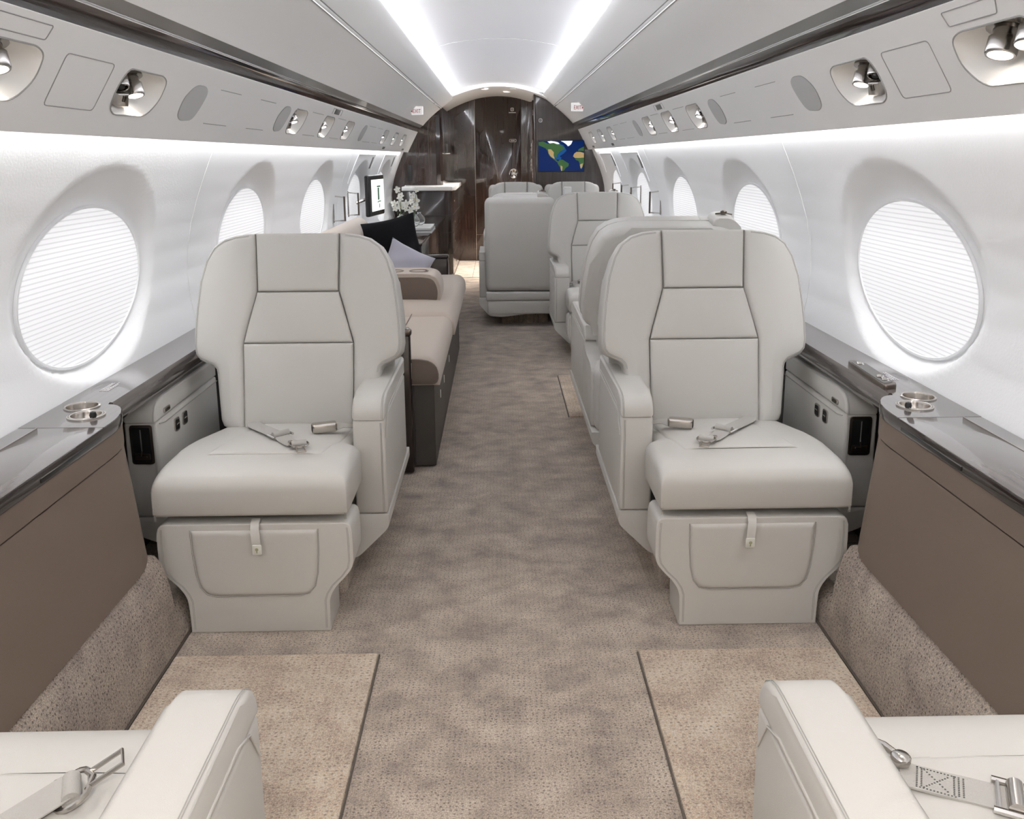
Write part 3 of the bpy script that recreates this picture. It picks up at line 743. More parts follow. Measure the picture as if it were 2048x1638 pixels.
        for yy in (y0+.138,y0+.200):
            sw=B('control_switch',prism(rounded([(yy-.017,.412),(yy+.017,.412),(yy+.017,.450),(yy-.017,.450)],.008,4),'x',.328,.333,.001,2),'nickel',ob,40)
            B('switch_well',prism(rounded([(yy-.012,.4165),(yy+.012,.4165),(yy+.012,.4455),(yy-.012,.4455)],.005,3),'x',.3272,.331),'black',sw)
            B('rocker',prism([(yy-.011,.431),(yy+.011,.431),(yy+.008,.4345),(yy-.008,.4345)],'x',.3255,.330,.0008,1),'nickel',sw)
        lt=B('recline_latch',prism(rounded([(y0+.052,.4885),(y0+.098,.4885),(y0+.098,.5025),(y0+.052,.5025)],.006,3),'x',.328,.333,.001,2),'nickel',ob,40)
        B('latch_paddle',prism(rounded([(y0+.062,.4915),(y0+.088,.4915),(y0+.088,.4995),(y0+.062,.4995)],.003,2),'x',.3262,.331,.0006,1),'bronze',lt)
    # ---- lower pan (skirt) and carpeted plinth
    ol=[(ar0-.001,.207),(ar0-.001,.172),(ar0+.009,.158),(ar0+.086,.082),(-.17,.074),(min(.30,w1-.04),.110),(w1-.016,.150),(w1,.172),(w1,.207)]
    sb=B('base_skirt',prism(rounded(ol,[.002,.01,.01,.02,.02,.02,.02,.01,.002],3),'y',ya+.002,.56,.012,3),'leather',t,35)
    if nar:
        B('rear_panel',rbox(-.300,.300,.40,.575,.262,.925,.045,5),'leather',t,60); B('rear_band',rbox(-.297,.297,.40,.574,.195,.258,.012,3),'leather',t,40); B('rear_skirt',rbox(-.285,.285,.36,.570,.095,.192,.012,3),'leather',t,40)
    else: B('rear_base',rbox(-.270,.270,.40,.575,.205,.44,.03,4),'leather',t,40)
    B('plinth',prism(rounded([(-.165,.0+ya*.5-.06),(.25,.0+ya*.5-.06),(.25,.42),(-.165,.42)],.03,4),'z',-.002,.09,.004,2),'carpet',t,40)
    if guide:
        gd=B('belt_guide',prism(rounded([(.15,.555),(.262,.555),(.245,.578),(.215,.600),(.155,.600)],.02,4),'z',-.12,-.03,.008,3),'leather',t,40)
        me=gd.data
        for v_ in me.vertices: v_.co=f(v_.co.x,v_.co.y-.0,v_.co.z)
        g=G().add(tube([f(m*.17,.603,-.07),f(m*.20,.607,-.07),f(m*.23,.600,-.07)],.003,6)).add(lathe([(0,0),(.012,0),(.012,.008),(.006,.012),(0,.012)],14,f(m*.20,.603,-.07)))
        build('guide_buckle',g,'bronze',gd)
    # ---- belt
    if belt: belt(t,B,cz_,yf,ya)
    return t
def ribbon(path,w,wd,th=.0016):
    """strip along path; wd = list of width directions"""
    L=[]
    for i,p in enumerate(path):
        p=Vector(p); d=Vector(wd[i] if isinstance(wd,list) else wd).normalized()
        t=Vector(path[min(i+1,len(path)-1)])-Vector(path[max(i-1,0)]); n=d.cross(t).normalized()*th/2
        a=p-d*w/2; b=p+d*w/2; L.append([a-n,b-n,b+n,a+n])
    return loft(L)
def tongue(c,ang,tilt=0):
    """flat D-shaped tongue with slotted tip, in plane; returns outline tubes"""
    T=Matrix.Translation(Vector(c))@Matrix.Rotation(ang,4,'Z')@Matrix.Rotation(tilt,4,'Y')
    g=G()
    ringp=[(.020*math.cos(a)-.004,.0235*math.sin(a),0) for a in [math.radians(x) for x in range(50,311,20)]]
    ringp=[(.012,.012,0)]+ringp+[(.012,-.012,0)]
    g.add(tube(ringp,.0028,7),0,T)
    g.add(tube([(.010,-.013,0),(.016,0,0),(.010,.013,0)],.003,7),0,T)
    g.add(tube([(.012,-.0105,0),(.045,-.0105,0),(.045,.0105,0),(.012,.0105,0)],.0024,6,True),0,T)
    g.add(lathe([(0,0),(.006,0),(.0062,.004),(0,.005)],12,(-.020,.020,0)),0,T)
    return g,T
def lap_belt(t,B,cz_,yf,ya):
    z=lambda x,y:cz_(y)+.0155
    # outboard strap: from back corner towards centre front
    bl=empty_child('seat_belt',t); bl.location=(0,0,.005); bl['label']='grey webbing lap belt lying open on the cushion'
    P=[(.135,.215,.405),(.118,.165,.412),(.095,.12,.421),(.050,.055,.430),(.005,.0,.4345),(-.010,-.022,.436)]
    B('outboard_strap',ribbon(P,.044,(.62,-.62,0)),'belt',bl,60)
    # three-bar adjuster
    c=Vector((.0,-.004,.438)); d=Vector((.70,-.66,0)).normalized(); e=Vector((-.66,-.70,0)).normalized()
    g=G()
    for q in (-1,1):
        a=c+d*q*.027; g.add(tube([a-e*.018,a+e*.018],.0036,7))
    g.add(tube([c-d*.027-e*.012,c+d*.027-e*.012],.0026,7)); 
    B('adjuster',g,'chrome',bl)
    B('adjuster_roller',tube([c-d*.0235+e*.002+Vector((0,0,.003)),c+d*.0235+e*.002+Vector((0,0,.003))],.0085,12),'belt',bl,60)
    P=[(-.008,-.018,.436),(-.025,-.045,.4355),(-.048,-.075,.436),(-.060,-.083,.437)]
    B('strap_end',ribbon(P,.040,(.75,-.55,0)),'belt',bl,60)
    g,T=tongue((-.072,-.098,.4405),math.radians(250),math.radians(6)); B('tongue',g,'nickel',bl,50)
    B('webbing_loop',G().add(tube([(-.006,-.019,.001),(-.006,.019,.001)],.0085,12),0,T),'belt',bl,60)
    # buckle on aisle side
    T=Matrix.Translation(Vector((-.105,.062,.436)))@Matrix.Rotation(math.radians(-17),4,'Z')
    g=G().add(rbox(-.034,.034,-.0155,.0155,-.013,.013,.006,3),0,T); B('buckle',g,'nickel',bl,40)
    B('buckle_mouth',G().add(rbox(.0335,.0352,-.012,.012,-.009,.008,.001),0,T),'black',bl)
    B('inboard_strap',ribbon([(-.135,.072,.434),(-.155,.078,.436),(-.175,.088,.430),(-.188,.12,.415)],.026,[(.1,.5,.55),(.1,.9,.2),(.1,.9,.1),(.1,.8,-.3)]),'belt',bl,60)
# ---------------------------------------------------------------- seats in place
gp='camera-facing cabin seats'
A=make_seat(-1,'pale grey leather seat facing the camera at left front, sofa behind it','camera-facing cabin seats',(-.60,2.20,0),belt=lap_belt)
Bq=make_seat(1,'pale grey leather seat facing the camera at right front, nearest seat on that side','camera-facing cabin seats',(.60,2.20,0),belt=lap_belt)
def near_belt(left):
    def fn(t,B,cz_,yf,ya):
        bl=empty_child('seat_belt',t); bl['label']='cream webbing lap belt with metal fittings on the near cushion'
        if left:
            # tongue lying against the aisle armrest, slot end pointing at it
            g,T=tongue((-.088,-.262,.445),math.radians(205),math.radians(-24)); 
            S=Matrix.Translation(Vector((-.088,-.262,.445)))@Matrix.Scale(1.25,4)@Matrix.Translation(-Vector((-.088,-.262,.445)))
            g.v=[tuple(S@Vector(p)) for p in g.v]; B('tongue',g,'nickel',bl,50)
            B('webbing_loop',G().add(tube([(-.006,-.021,.002),(-.006,.021,.002)],.0105,14),0,T),'belt',bl,60)
            P=[(-.078,-.258,.448),(-.05,-.235,.440),(.0,-.18,.432),(.06,-.10,.43),(.13,.0,.425)]
            B('strap',ribbon(P,.046,(.6,-.75,0)),'belt',bl,60)
        else:
            # strap runs from a snap hook by the armrest to a three-bar adjuster
            a=Vector((-.133,-.300,.446)); 
            g=G().add(tube([(-.160,-.338,.428),(-.146,-.325,.444),(-.133,-.305,.448),(-.124,-.290,.446)],[.003,.0045,.005,.005],8))
            g.add(lathe([(0,0),(.011,0),(.012,.003),(.012,.008),(.0095,.0105),(0,.0105)],18,(-.122,-.284,.441)))
            g.add(tube([(-.150,-.300,.430),(-.130,-.284,.430),(-.116,-.270,.432)],.003,7))
            B('snap_hook',g,'nickel',bl,50)
            P=[(-.128,-.272,.436),(-.112,-.262,.437),(-.085,-.250,.4365),(-.060,-.240,.4365),(-.025,-.222,.438)]
            B('strap',ribbon(P,.044,(-.45,.89,0),.0024),'belt',bl,60)
            P=[(-.158,-.225,.424),(-.125,-.235,.430),(-.10,-.228,.432)]
            g=G()
            g=G()
            def st(u0,v0,u1,v1,n):
                for i in range(n):
                    k=i/n; u=u0+(u1-u0)*k; v=v0+(v1-v0)*k
                    c=Vector((-.112,-.262,.4387))+Vector((.89,.45,0))*u+Vector((-.45,.89,0))*v
                    g.add(rbox(c.x-.0009,c.x+.0009,c.y-.0006,c.y+.0006,c.z-.0003,c.z+.0005,0))
            for v in (-.018,.018): st(0,v,.045,v,12)
            for u in (0,.005,.040,.045,.050): st(u,-.018,u,.018,11)
            st(.008,-.016,.036,.016,10); st(.008,.016,.036,-.016,10)
            B('box_stitching',g,'slot',bl)
            c=Vector((-.022,-.220,.441)); d=Vector((-.45,.89,0)); e=Vector((.89,.45,0)); g=G()
            for q in (-1,1): g.add(tube([c+d*q*.027-e*.02,c+d*q*.027+e*.02],.0042,7))
            g.add(tube([c-d*.027-e*.014,c+d*.027-e*.014],.003,7)); B('adjuster',g,'chrome',bl)
            B('adjuster_roller',tube([c-d*.0235+e*.004+Vector((0,0,.003)),c+d*.0235+e*.004+Vector((0,0,.003))],.0095,14),'nickel',bl,60)
            P=[(-.015,-.216,.438),(.02,-.19,.434),(.08,-.13,.430)]
            B('strap_end',ribbon(P,.040,(-.45,.89,0)),'belt',bl,60)
    return fn
make_seat(1,'pale grey leather seat at bottom left edge, seen from behind and above, facing away','near foreground seats',(-.60,.62,0),PI,deep=.35,belt=near_belt(True))
make_seat(-1,'pale grey leather seat at bottom right edge, seen from above, facing away, box-stitched strap','near foreground seats',(.60,.62,0),PI,deep=.35,belt=near_belt(False))
make_seat(-1,'pale grey leather seat facing away, back to back with the right front seat','cabin seats facing away',(.60,3.45,0),PI,deep=.35,guide=True,strap=False)
make_seat(1,'pale grey leather seat facing the camera halfway down the right side','camera-facing cabin seats',(.60,4.93,0),belt=lap_belt,strap=False)
S8=(.81,1,1); S9=(.81,1,.968)
make_seat(-1,'grey leather seat seen squarely from behind by the aisle, plain flat back','cabin seats facing away',(.1425,6.42,0),PI,S9,guide=True,strap=False,nar=True,detail=False)
make_seat(-1,'grey leather window-side seat facing away, hidden but for its top edge and belt guide','cabin seats facing away',(.6475,6.42,0),PI,S9,guide=True,strap=False,nar=True,detail=False)
make_seat(1,'farthest aisle seat facing the camera, only its grey headrest top showing','farthest row seats',(.1525,7.27,0),0,S8,strap=False,nar=True,detail=False)
make_seat(1,'farthest window seat facing the camera, its headrest top below the map screen','farthest row seats',(.6575,7.27,0),0,S8,strap=False,nar=True,detail=False)
t=thing('conference_table',(.40,6.86,0),'glossy dark table between the farthest two pairs of seats','table')
build('table_top',rbox(-.42,.45,-.13,.13,.655,.68,.006),'ledge_wood',t); build('table_leg',rbox(-.05,.05,-.05,.05,0,.655,.01),'dark_gloss',t)
bx=build('white_box',G().add(rbox(.515,.575,6.80,6.86,.68,.935,.006)),'white'); tag(bx,'small white box showing just above the grey seat backs in the far row','box')
# ================================================================ SOFA
t=thing('sofa',(0,0,0),'beige fabric sofa along the left wall on a dark brown base','sofa')
b_=build('base',rbox(-.925,-.256,3.11,5.14,.006,.336,.004),'sofa_base',t)
build('corner_post',rbox(-.345,-.3305,3.104,3.112,.006,.336,.002),'dark_panel',b_)
for y in (3.42,3.66,4.05): 
    build('drawer_pull',rbox(-.2575,-.253,y-.004,y+.004,.19,.225,.002),'white',b_)
build('plinth_strip',rbox(-.90,-.262,3.13,5.10,0,.008,0),'black',b_)
def cushion(nm,x0,x1,y0,y1,z0,z1,r,m_,puff=.012,end=None):
    rows=[(y0,x0,x1),(y1,x0,x1)]
    return build(nm,pad(rows,z1-z0,r,puff,lambda x,y,n:(x,y,z1+n),nt=16,na=10,bulk=.08),m_,t,60)
c1=cushion('seat_cushion',-.84,-.232,3.075,3.985,.338,.432,.050,'beige',.014)
build('end_panel',prism(rounded([(-.83,.341),(-.240,.341),(-.233,.385),(-.252,.425),(-.30,.437),(-.83,.437)],[.01,.02,.02,.03,.02,.01],3),'y',3.068,3.082,.005,2),'beige_dark',c1)
c2=cushion('seat_cushion',-.84,-.222,3.99,5.42,.338,.432,.055,'beige',.020)
build('piping',tube([(-.42,3.12,.4475),(-.42,3.95,.4475)],.0022,6),'beige_dark',c1)
bk=build('backrest',prism(rounded([(-.955,.43),(-.80,.43),(-.825,.74),(-.86,.80),(-.93,.80),(-.965,.74)],[.01,.02,.08,.06,.04,.05],5),'y',3.08,5.46,.035,5),'beige',t,60)
am=build('centre_armrest',prism(rounded([(-.86,.425),(-.318,.425),(-.306,.50),(-.330,.573),(-.40,.583),(-.86,.583)],[.01,.02,.05,.06,.04,.01],5),'y',4.36,4.62,.018,4),'beige',t,60)
build('end_panel',prism(rounded([(-.85,.436),(-.330,.436),(-.322,.50),(-.345,.556),(-.40,.566),(-.85,.566)],[.01,.02,.05,.06,.04,.01],5),'y',4.353,4.362,.003,2),'beige_dark',am)
for x in (-.43,-.56):
    build('cup_slot',lathe([(.050,0),(.052,.003),(.044,.004),(.042,-.01),(0,-.01)],24,(x,4.48,.582)),'beige_dark',am)
for y0,lb in ((3.035,'glossy black end console at the near end of the sofa, behind the left front seat'),(5.475,'glossy black end console at the far end of the sofa, past the pillows')):
    t2=thing('end_console',(0,0,0),lb,'console','end consoles of the sofa')
    if y0<4:
        build('body',rbox(-.60,-.333,y0,y0+.03,.006,.535,.008),'dark_gloss',t2)
        cp=build('cap',rbox(-.60,-.329,y0-.004,y0+.034,.532,.558,.009),'bronze',t2)
        build('switch',rbox(-.352,-.338,y0+.004,y0+.026,.556,.562,.002),'chrome',cp)
        build('outlet',rbox(-.3345,-.331,y0+.006,y0+.024,.37,.43,.002),'nickel',t2)
    else:
        build('body',rbox(-.93,-.334,y0,y0+.08,.006,.535,.012),'dark_gloss',t2)
        cp=build('cap',rbox(-.93,-.330,y0-.004,y0+.084,.528,.556,.012),'dark_gloss',t2)
        build('edge_trim',tube([(-.334,y0-.003,.535),(-.331,y0-.003,.50),(-.331,y0-.003,.40)],.0025,6),'chrome',t2)
        build('latch',rbox(-.50,-.44,y0-.004,y0+.004,.44,.475,.004),'nickel',t2)
def pillow(nm,c,size,th,rot,m_,label):
    n=22; v=[];f=[]
    for sg in (1,-1):
        for i in range(n+1):
            for j in range(n+1):
                a=-1+2*i/n; b=-1+2*j/n; pin=1-.07*(1-a*a)*(b*b)-0; pin2=1-.07*(1-b*b)*(a*a)
                h=th*((1-abs(a)**2.6)*(1-abs(b)**2.6))**.55
                h*=1+.10*math.sin(3*a+2*b)+.06*math.sin(7*b-3*a)
                v.append((a*size/2*(1-.09*(1-b*b)) ,b*size/2*(1-.09*(1-a*a)),sg*h))
    N=(n+1)**2
    for k in (0,N):
        for i in range(n):
            for j in range(n): f.append((k+i*(n+1)+j,k+(i+1)*(n+1)+j,k+(i+1)*(n+1)+j+1,k+i*(n+1)+j+1))
    bm=bmesh.new(); vs=[bm.verts.new(p) for p in v]
    for q in f: bm.faces.new([vs[i] for i in q])
    bmesh.ops.remove_doubles(bm,verts=bm.verts,dist=1e-5); g=bm_out(bm)
    o=build(nm,g,m_,None,80); o.location=c; o.rotation_euler=rot; return tag(o,label,'pillow','throw pillows on the sofa')
pillow('throw_pillow',(-.66,5.22,.635),.37,.065,(math.radians(72),math.radians(-10),math.radians(18)),'black_fabric','black throw pillow leaning at the far end of the sofa')
pillow('throw_pillow',(-.545,4.93,.545),.28,.05,(math.radians(58),math.radians(28),math.radians(10)),'lavender','shiny pale lavender throw pillow in front of the black one')
# ================================================================ CREDENZA, FLOWERS
t=thing('credenza',(0,0,0),'glossy black credenza along the left wall past the sofa, holding the flowers','cabinet')
build('body',rbox(-.93,-.515,5.60,8.28,.006,.60,.006),'dark_gloss',t)
build('top',rbox(-.945,-.508,5.59,8.28,.598,.620,.008),'dark_gloss',t)
for y in (6.05,6.5,6.95,7.4,7.85): build('door_gap',rbox(-.5165,-.5145,y-.0015,y+.0015,.03,.59,0),'black',t)
t=thing('book',(0,0,0),'large grey and white book under the glass vases on the credenza, lower of two','book','books on the credenza')
build('cover',rbox(-.80,-.50,6.30,6.74,.620,.624,.001),'book_grey',t); build('pages',rbox(-.797,-.504,6.304,6.736,.624,.640,.001),'white',t); build('cover',rbox(-.80,-.50,6.30,6.74,.640,.643,.001),'book_grey',t)
t=thing('book',(0,0,0),'white topped book directly under the glass vases, upper of two','book','books on the credenza')
build('pages',rbox(-.815,-.512,6.312,6.73,.646,.656,.001),'white',t); build('cover',rbox(-.818,-.508,6.31,6.735,.643,.646,.001),'book_grey',t); build('cover',rbox(-.818,-.508,6.31,6.735,.656,.660,.001),'white',t)
def vase(x,y,r,label):
    z=.660; H=r*2.05
    pr=[(0,.002),(r*.5,.001),(r*.85,r*.35),(r,r*.85),(r*.9,r*1.35),(r*.55,r*1.75),(r*.32,r*1.95),(r*.36,r*2.15),(r*.31,r*2.15),(r*.27,r*1.95),(r*.5,r*1.70),(r*.84,r*1.32),(r*.94,r*.85),(r*.79,r*.40),(r*.45,r*.09),(0,r*.09)]
    o=build('glass_vase',lathe(pr,28,(x,y,z)),'glass',None,60); return tag(o,label,'vase','round glass vases on the credenza')
VS=[(-.742,6.50,.044),(-.645,6.46,.050),(-.615,6.60,.046)]
for (x,y,r),lb in zip(VS,('round clear glass vase of orchids on the book, left one','round clear glass vase of orchids on the book, front right one','round clear glass vase behind the front right vase')): vase(x,y,r,lb)
def flower(g1,g2,c,size,nrm,spin):
    T=Matrix.Translation(Vector(c))@Vector((0,0,1)).rotation_difference(Vector(nrm)).to_matrix().to_4x4()@Matrix.Rotation(spin,4,'Z')
    for k in range(5):
        a=2*PI*k/5; w=size*(.42 if k in(1,4) else .30); L=size
        R=Matrix.Rotation(a,4,'Z'); P=[(0,0,0),(L*.3,w*.8,.1*L),(L*.62,w,.16*L),(L*.9,w*.55,.10*L),(L,0,.04*L),(L*.9,-w*.55,.10*L),(L*.62,-w,.16*L),(L*.3,-w*.8,.1*L),(L*.5,0,.05*L)]
        P=P+[(x,y,z-.0012) for x,y,z in P]
        F=[(8,0,1),(8,1,2),(8,2,3),(8,3,4),(8,4,5),(8,5,6),(8,6,7),(8,7,0)]; F2=[tuple(i+9 for i in q[::-1]) for q in F]
        S=[(i,(i+1)%8,(i+1)%8+9,i+9) for i in range(8)]
        g1.add((P,F+F2+S),0,T@R)
    g2.add(lathe([(0,0),(size*.16,size*.05),(size*.12,size*.28),(0,size*.34)],8),0,T)
random.seed(11)
for bi,(x,y,r) in enumerate(VS[:2]):
    t=thing('orchid_bouquet',(0,0,0),('white orchid blooms rising from the left glass vase','white orchid blooms rising from the front right glass vase')[bi],'flowers','white orchids in the glass vases')
    for k in range(9):
        hgt=random.uniform(.075,.195) if k else .235; a=random.uniform(0,2*PI); rr=random.uniform(.01,.062)*(1 if hgt<.17 else .6)
        c=(x+rr*math.cos(a),y+rr*math.sin(a)*.7-.01,.700+hgt)
        fl=empty_child('orchid_flower',t)
        g1,g2=G(),G(); nrm=Vector((random.uniform(-.6,.6),-1,random.uniform(-.2,.5))).normalized()
        flower(g1,g2,c,random.uniform(.024,.033),nrm,random.uniform(0,6))
        build('petals',g1,'petal',fl,60); build('flower_centre',g2,'petal_core',fl)
        build('stem',tube([(x,y,.668),(x*.5+c[0]*.5,y*.5+c[1]*.5,.66+(c[2]-.66)*.6),(c[0],c[1]+.006,c[2])],.0016,5),'stem',t)
# ================================================================ LEFT SCREEN
T=thing('side_monitor',(-.935,6.50,0),'small black framed flat screen on an arm at the left wall, lit pale green','screen',rz=math.radians(83))
build('bezel',rbox(-.215,.215,-.018,.018,.745,1.045,.012,4),'black',T)
build('display',rbox(-.155,.195,-.0205,-.0178,.78,1.012,.001),'screen_ui',T)
for k,(a,b,c_,d) in enumerate([(.01,.05,.86,.95),(.0,.02,.84,.85),(-.01,.09,.955,.965),(.02,.10,.845,.852),(.045,.06,.80,.83)]): build('screen_mark',rbox(a,b,-.0215,-.0200,c_,d,0),'screen_mark',T)
build('button_strip',rbox(.03,.17,-.0212,-.0178,.752,.768,.002),'bronze',T)
build('mounting_arm',tube([(0,.015,.88),(-.02,.08,.86),(-.05,.13,.84)],.013,8),'nickel',T)
# ================================================================ GALLEY
t=thing('galley_cabinet',(0,0,0),'glossy black galley cabinet with rounded corner under the white counter, left of the far door','cabinet')
pl=[(-.935,8.31),(-.53,8.31),(-.49,8.325),(-.455,8.37),(-.447,8.44),(-.447,9.78),(-.935,9.78)]
build('body',prism(pl,'z',.04,.852,.004,2),'dark_gloss',t,30); build('toe_kick',prism([(a-.02 if a>-.9 else a,b) for a,b in pl],'z',.0,.045),'black',t)
for z in (.62,.45,.24): build('drawer_gap',prism([(a+.0012,b-.0012) if a>-.9 else (a,b) for a,b in pl],'z',z,z+.003),'black',t)
for z,y in ((.74,8.7),(.53,8.75),(.34,8.7),(.12,8.8)): build('drawer_latch',rbox(-.449,-.443,y-.03,y+.03,z-.008,z+.008,.002),'chrome',t)
ct=build('counter_top',prism(rounded([(-.93,8.285),(-.445,8.285),(-.420,8.42),(-.420,9.78),(-.93,9.78)],[.0,.02,.02,0,0],3),'z',.856,.897,.006,3),'white_gloss'); tag(ct,'white galley counter top on the glossy black cabinet, left of the far door','counter')
def hull(x0,x1,s,n=0):
    return None
lp=[(-.618,.899),(-.618,1.70),(-.66,1.66),(-.90,1.50),(-1.0,1.3),(-1.045,1.15),(-1.068,1.0),(-1.072,.8),(-1.06,.6),(-1.02,.3),(-1.0,0),(-.937,0),(-.937,.899)]
struct('wall_galley_partition',prism([(a,b) for a,b in lp],'y',8.625,8.66,.0),'dark_wood')
t=thing('galley_upper_cabinet',(0,0,0),'tall glossy dark upper cabinet with rounded edge above the white counter','cabinet')
pl=[(-.70,8.67),(-.615,8.67),(-.615,8.632),(-.575,8.64),(-.555,8.665),(-.553,8.70),(-.553,9.78),(-.70,9.78)]
build('body',prism(pl,'z',.898,1.66,.003,2),'dark_gloss',t,30)
build('door_outline',tube([(-.69,8.622,.91),(-.69,8.622,1.46),(-.675,8.622,1.52),(-.64,8.622,1.56),(-.60,8.626,1.575)],.003,6),'bronze',t)
build('niche_plate',rbox(-.5545,-.5515,8.9,9.35,1.20,1.42,.002),'nickel',t)  # flat bright metal plate added behind the glassware, emits nothing
for y in (8.95,9.06,9.18,9.29): build('glassware',lathe([(0,0),(.02,.0),(.026,.09),(.024,.09),(.018,.004),(0,.004)],14,(-.528,y,1.215)),'glass',t)
build('niche_shelf',rbox(-.553,-.49,8.88,9.37,1.205,1.213,.002),'chrome',t)
sw=build('light_switch_plate',rbox(-.80,-.742,8.488,8.502,.925,1.06,.004) if 0 else rbox(-.905,-.855,8.612,8.626,.94,1.10,.004),'black'); tag(sw,'black rectangular plate on the dark partition above the counter','plate')
# ================================================================ FAR BULKHEAD, DOOR
struct('wall_forward',prism([(-1.0,0),(1.0,0),(1.0,1.3),(.72,1.62),(.4,1.79),(0,1.86),(-.4,1.79),(-.72,1.62),(-1.0,1.3)],'y',9.80,9.84),'dark_wood')
d=bpy.data.objects.new('door_1',None); COL.objects.link(d); tag(d,kind='structure')
build('door_leaf',prism([(-.255,.01),(.257,.01),(.257,1.785),(.13,1.815),(0,1.822),(-.13,1.815),(-.255,1.785)],'y',9.78,9.802,.005,2),'dark_wood',d)
build('door_edge_strip',rbox(-.262,-.256,9.776,9.80,.01,1.79,.001),'nickel',d)
build('door_edge_strip',rbox(.258,.2625,9.776,9.80,.01,1.79,.001),'bronze',d)
build('kick_line',rbox(-.255,.257,9.7785,9.781,.30,.303,0),'nickel',d)
h=build('handle_rosette',lathe([(0,-.012),(.016,-.012),(.018,-.004),(.040,-.004),(.046,-.010),(.053,-.008),(.055,0)],32,(.1755,9.778,.986),(0,1,0)),'chrome',d,50)
for k in range(5):
    a=2*PI*k/5+PI/2; build('handle_spoke',tube([(.1755+.014*math.cos(a),9.766,.986+.014*math.sin(a)),(.1755+.042*math.cos(a),9.770,.986+.042*math.sin(a))],.005,8),'black',h)
g=G(); 
for x in (.148,.1625,.176): pass
g.add(tube([(.1465+a,9.777,1.672+b) for a,b in rounded([(0,0),(.03,0),(.03,.03),(0,.03)],.008,3)],.0035,6,True))
g.add(rbox(.157,.166,9.7765,9.779,1.683,1.692,0))
for i in range(9): g.add(rbox(.124+i*.0088,.1305+i*.0088,9.7768,9.779,1.648,1.657,0))
build('door_symbol',g,'white_print',d)
g=G(); g.add(tube([(a,9.777,b) for a,b in rounded([(.128,1.335),(.204,1.335),(.204,1.364),(.128,1.364)],.013,4)],.0022,6,True))
for i in range(5): g.add(rbox(.143+i*.0098,.150+i*.0098,9.7768,9.779,1.344,1.355,0))
build('door_sign',g,'white_print',d)
# downlights in vestibule vault
for i,(x,y,r) in enumerate(((-.125,8.62,.045),(.095,9.05,.045),(.15,8.58,.032))):
    t=thing('ceiling_downlight',(x,y,vz(x)-.002),('round recessed downlight in the white soffit above the far door, left one','round recessed downlight in the white soffit, nearest the far door','small unlit round fitting in the white soffit, right one')[i],'downlight','downlights in the far soffit')
    build('rim',lathe([(r,0),(r,-.004),(r*.8,-.005),(r*.75,0)],24),'soffit',t); build('diffuser',lathe([(0,-.003),(r*.78,-.003)],24),'lens_soft' if i<2 else 'nickel',t)
for x,y in ((-.125,8.72),(.095,9.05)): area('vestibule_light',(x,y,1.80),(0,0.01,-1),.07,.07,14,(1,.93,.86),95)
# right partition with map screen
rp=[(.352,0),(.352,1.80),(.46,1.78),(.66,1.66),(.90,1.50),(1.0,1.3),(1.045,1.15),(1.068,1.0),(1.072,.8),(1.06,.6),(1.02,.3),(1.0,0)]
struct('wall_screen_partition',prism(rp,'y',8.63,8.665,.0),'panel_grey')
struct('wall_partition_return',rbox(.352,.372,8.60,9.80,0,1.80,.006),'dark_wood')
t=thing('partition_switches',(0,0,0),'small silver switch plates on the dark partition edge beside the far door','switch plate')
for z,n_ in ((1.18,3),(1.02,3)):
    p=build('plate',rbox(.347,.353,9.10,9.22,z,z+.13,.002),'nickel',t)
    for k in range(n_): build('key',rbox(.344,.348,9.12,9.20,z+.012+k*.04,z+.038+k*.04,.002),'bronze',p)
g=G().add(tube([(.405+a,8.628,1.505+b) for a,b in rounded([(0,0),(.03,0),(.03,.03),(0,.03)],.009,3)],.0035,6,True)).add(rbox(.4145,.4255,8.6265,8.6305,1.5185,1.5215,0)).add(rbox(.4185,.4215,8.6265,8.6305,1.514,1.526,0))
tag(build('sign_symbol',g,'white_print'),'small white rounded square symbol on the dark partition above the map screen','sign')
MX0,MX1,MZ0,MZ1=.400,.848,1.030,1.322
t=thing('map_screen',(0,0,0),'wall screen showing a blue world map on the dark partition, right of the far door','screen')
build('bezel',rbox(MX0-.006,MX1+.006,8.588,8.632,MZ0-.010,MZ1+.006,.004),'black',t)
sc=build('display',rbox(MX0,MX1,8.5865,8.589,MZ0,MZ1,0),'sea',t)
def mp(pts,mt,d,nm='map_land'):
    P=[(MX0+(min(max(x,582),911)-582)/329*(MX1-MX0),MZ1-(min(max(y,579),797)-579)/218*(MZ1-MZ0)) for x,y in pts]
    P=rounded(P,.002,2)
    build(nm,prism(P,'y',8.5863-d,8.5866),mt,sc,30)
mp([(640,600),(700,592),(760,610),(785,650),(765,670),(735,690),(745,712),(700,716),(690,700),(712,690),(725,668),(745,655)],'shelf_sea',.0002,'map_shallows')
mp([(690,690),(722,684),(750,702),(738,716),(708,712)],'shelf_sea',.0003,'map_shallows')
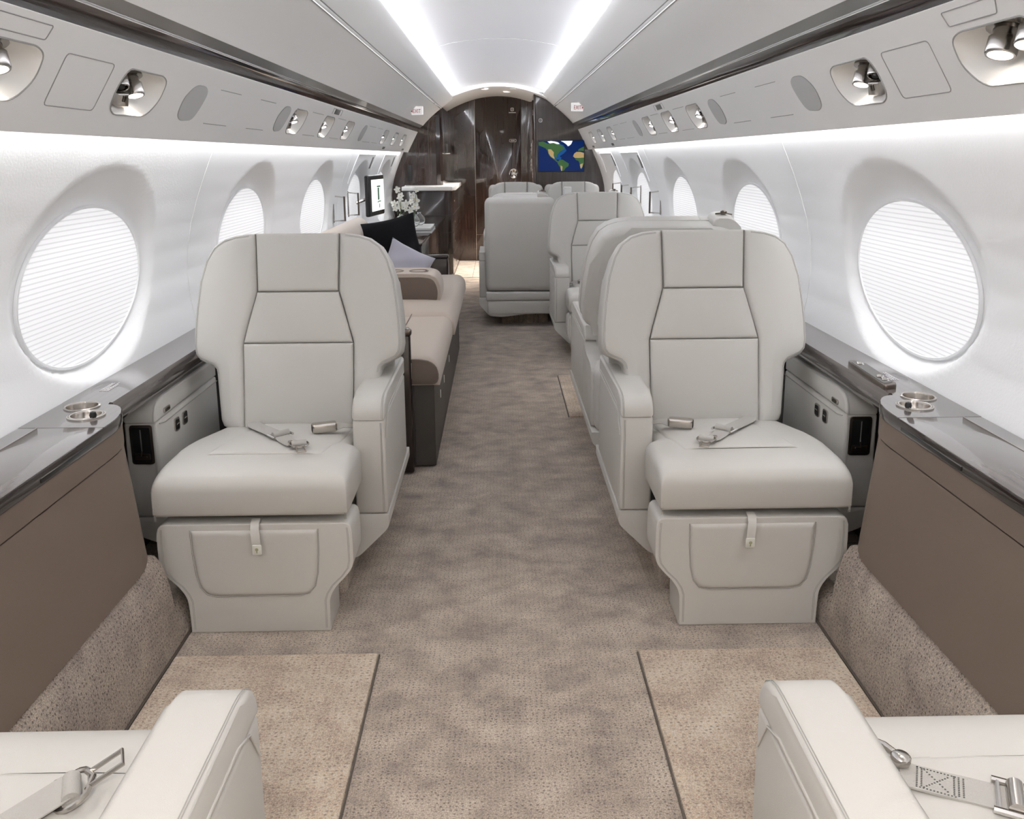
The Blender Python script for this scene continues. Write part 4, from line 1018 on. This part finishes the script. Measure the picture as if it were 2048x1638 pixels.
mp([(582,588),(612,583),(650,600),(672,590),(700,596),(730,602),(748,612),(772,632),(764,642),(745,652),(728,666),(716,682),(712,700),(704,702),(698,688),(682,690),(692,706),(705,712),(716,722),(726,732),(716,734),(700,720),(684,708),(666,694),(652,672),(646,650),(632,632),(606,620),(582,612)],'land_green',.0006)
mp([(650,640),(672,640),(692,662),(690,684),(700,708),(690,706),(668,690),(654,668)],'land_tan',.0009)
mp([(645,583),(672,580),(700,584),(722,590),(735,602),(715,603),(690,594),(662,597)],'land_ice',.0009,'map_ice')
mp([(742,580),(828,580),(818,602),(808,612),(795,619),(782,604),(762,590)],'land_ice',.0006,'map_ice')
mp([(722,728),(738,714),(758,716),(780,730),(802,744),(798,764),(780,774),(770,790),(762,797),(746,797),(744,776),(730,760),(720,742)],'land_green',.0006)
mp([(742,756),(756,766),(752,797),(746,797),(741,775)],'land_tan',.0009)
mp([(832,692),(840,672),(856,660),(884,660),(911,668),(911,702),(870,704),(845,703)],'land_tan',.0006)
mp([(842,700),(872,704),(911,700),(911,745),(902,768),(893,786),(886,778),(882,750),(872,726),(852,718)],'land_green',.0006)
mp([(882,752),(904,742),(900,768),(892,782),(886,774)],'land_tan',.0009)
mp([(866,654),(872,640),(888,632),(911,622),(911,655),(890,652)],'land_green',.0006)
# ================================================================ EXIT SIGNS
def exit_sign(s,y,x,z,txt):
    n={-1:'left',1:'right'}[s]
    t=thing('exit_sign',(s*x,y,z),'small white EXIT sign with red letters on the %s overhead bin'%n,'exit sign','exit signs on the overhead bins',rz=math.radians(18*s))
    build('housing',prism(rounded([(-.048,-.032),(.048,-.032),(.048,.034),(-.048,.034)],.004,2),'y',-.004,.018,.003,2),'exit_face',t)
    v,f_=mesh_text(txt,.036,.0006); 
    a=s*math.radians(0)
    build('letters',([(p[0]*.95,-.0048-p[2],p[1]*1.25-.004) for p in v],f_),'red_print',t)
    ax=.043*(1 if s>0 else -1); 
    build('arrow',prism([(ax+.006*s,-.004),(ax-.006*s,.006),(ax-.006*s,-.014)],'y',-.0052,-.0035),'red_print',t)
    build('bracket',rbox(min(0,s*.06),max(0,s*.06),.0,.014,-.02,.03,.003),'white',t)
exit_sign(-1,6.95,.640,1.532,'EXIT'); exit_sign(1,6.95,.630,1.552,'EXIT')
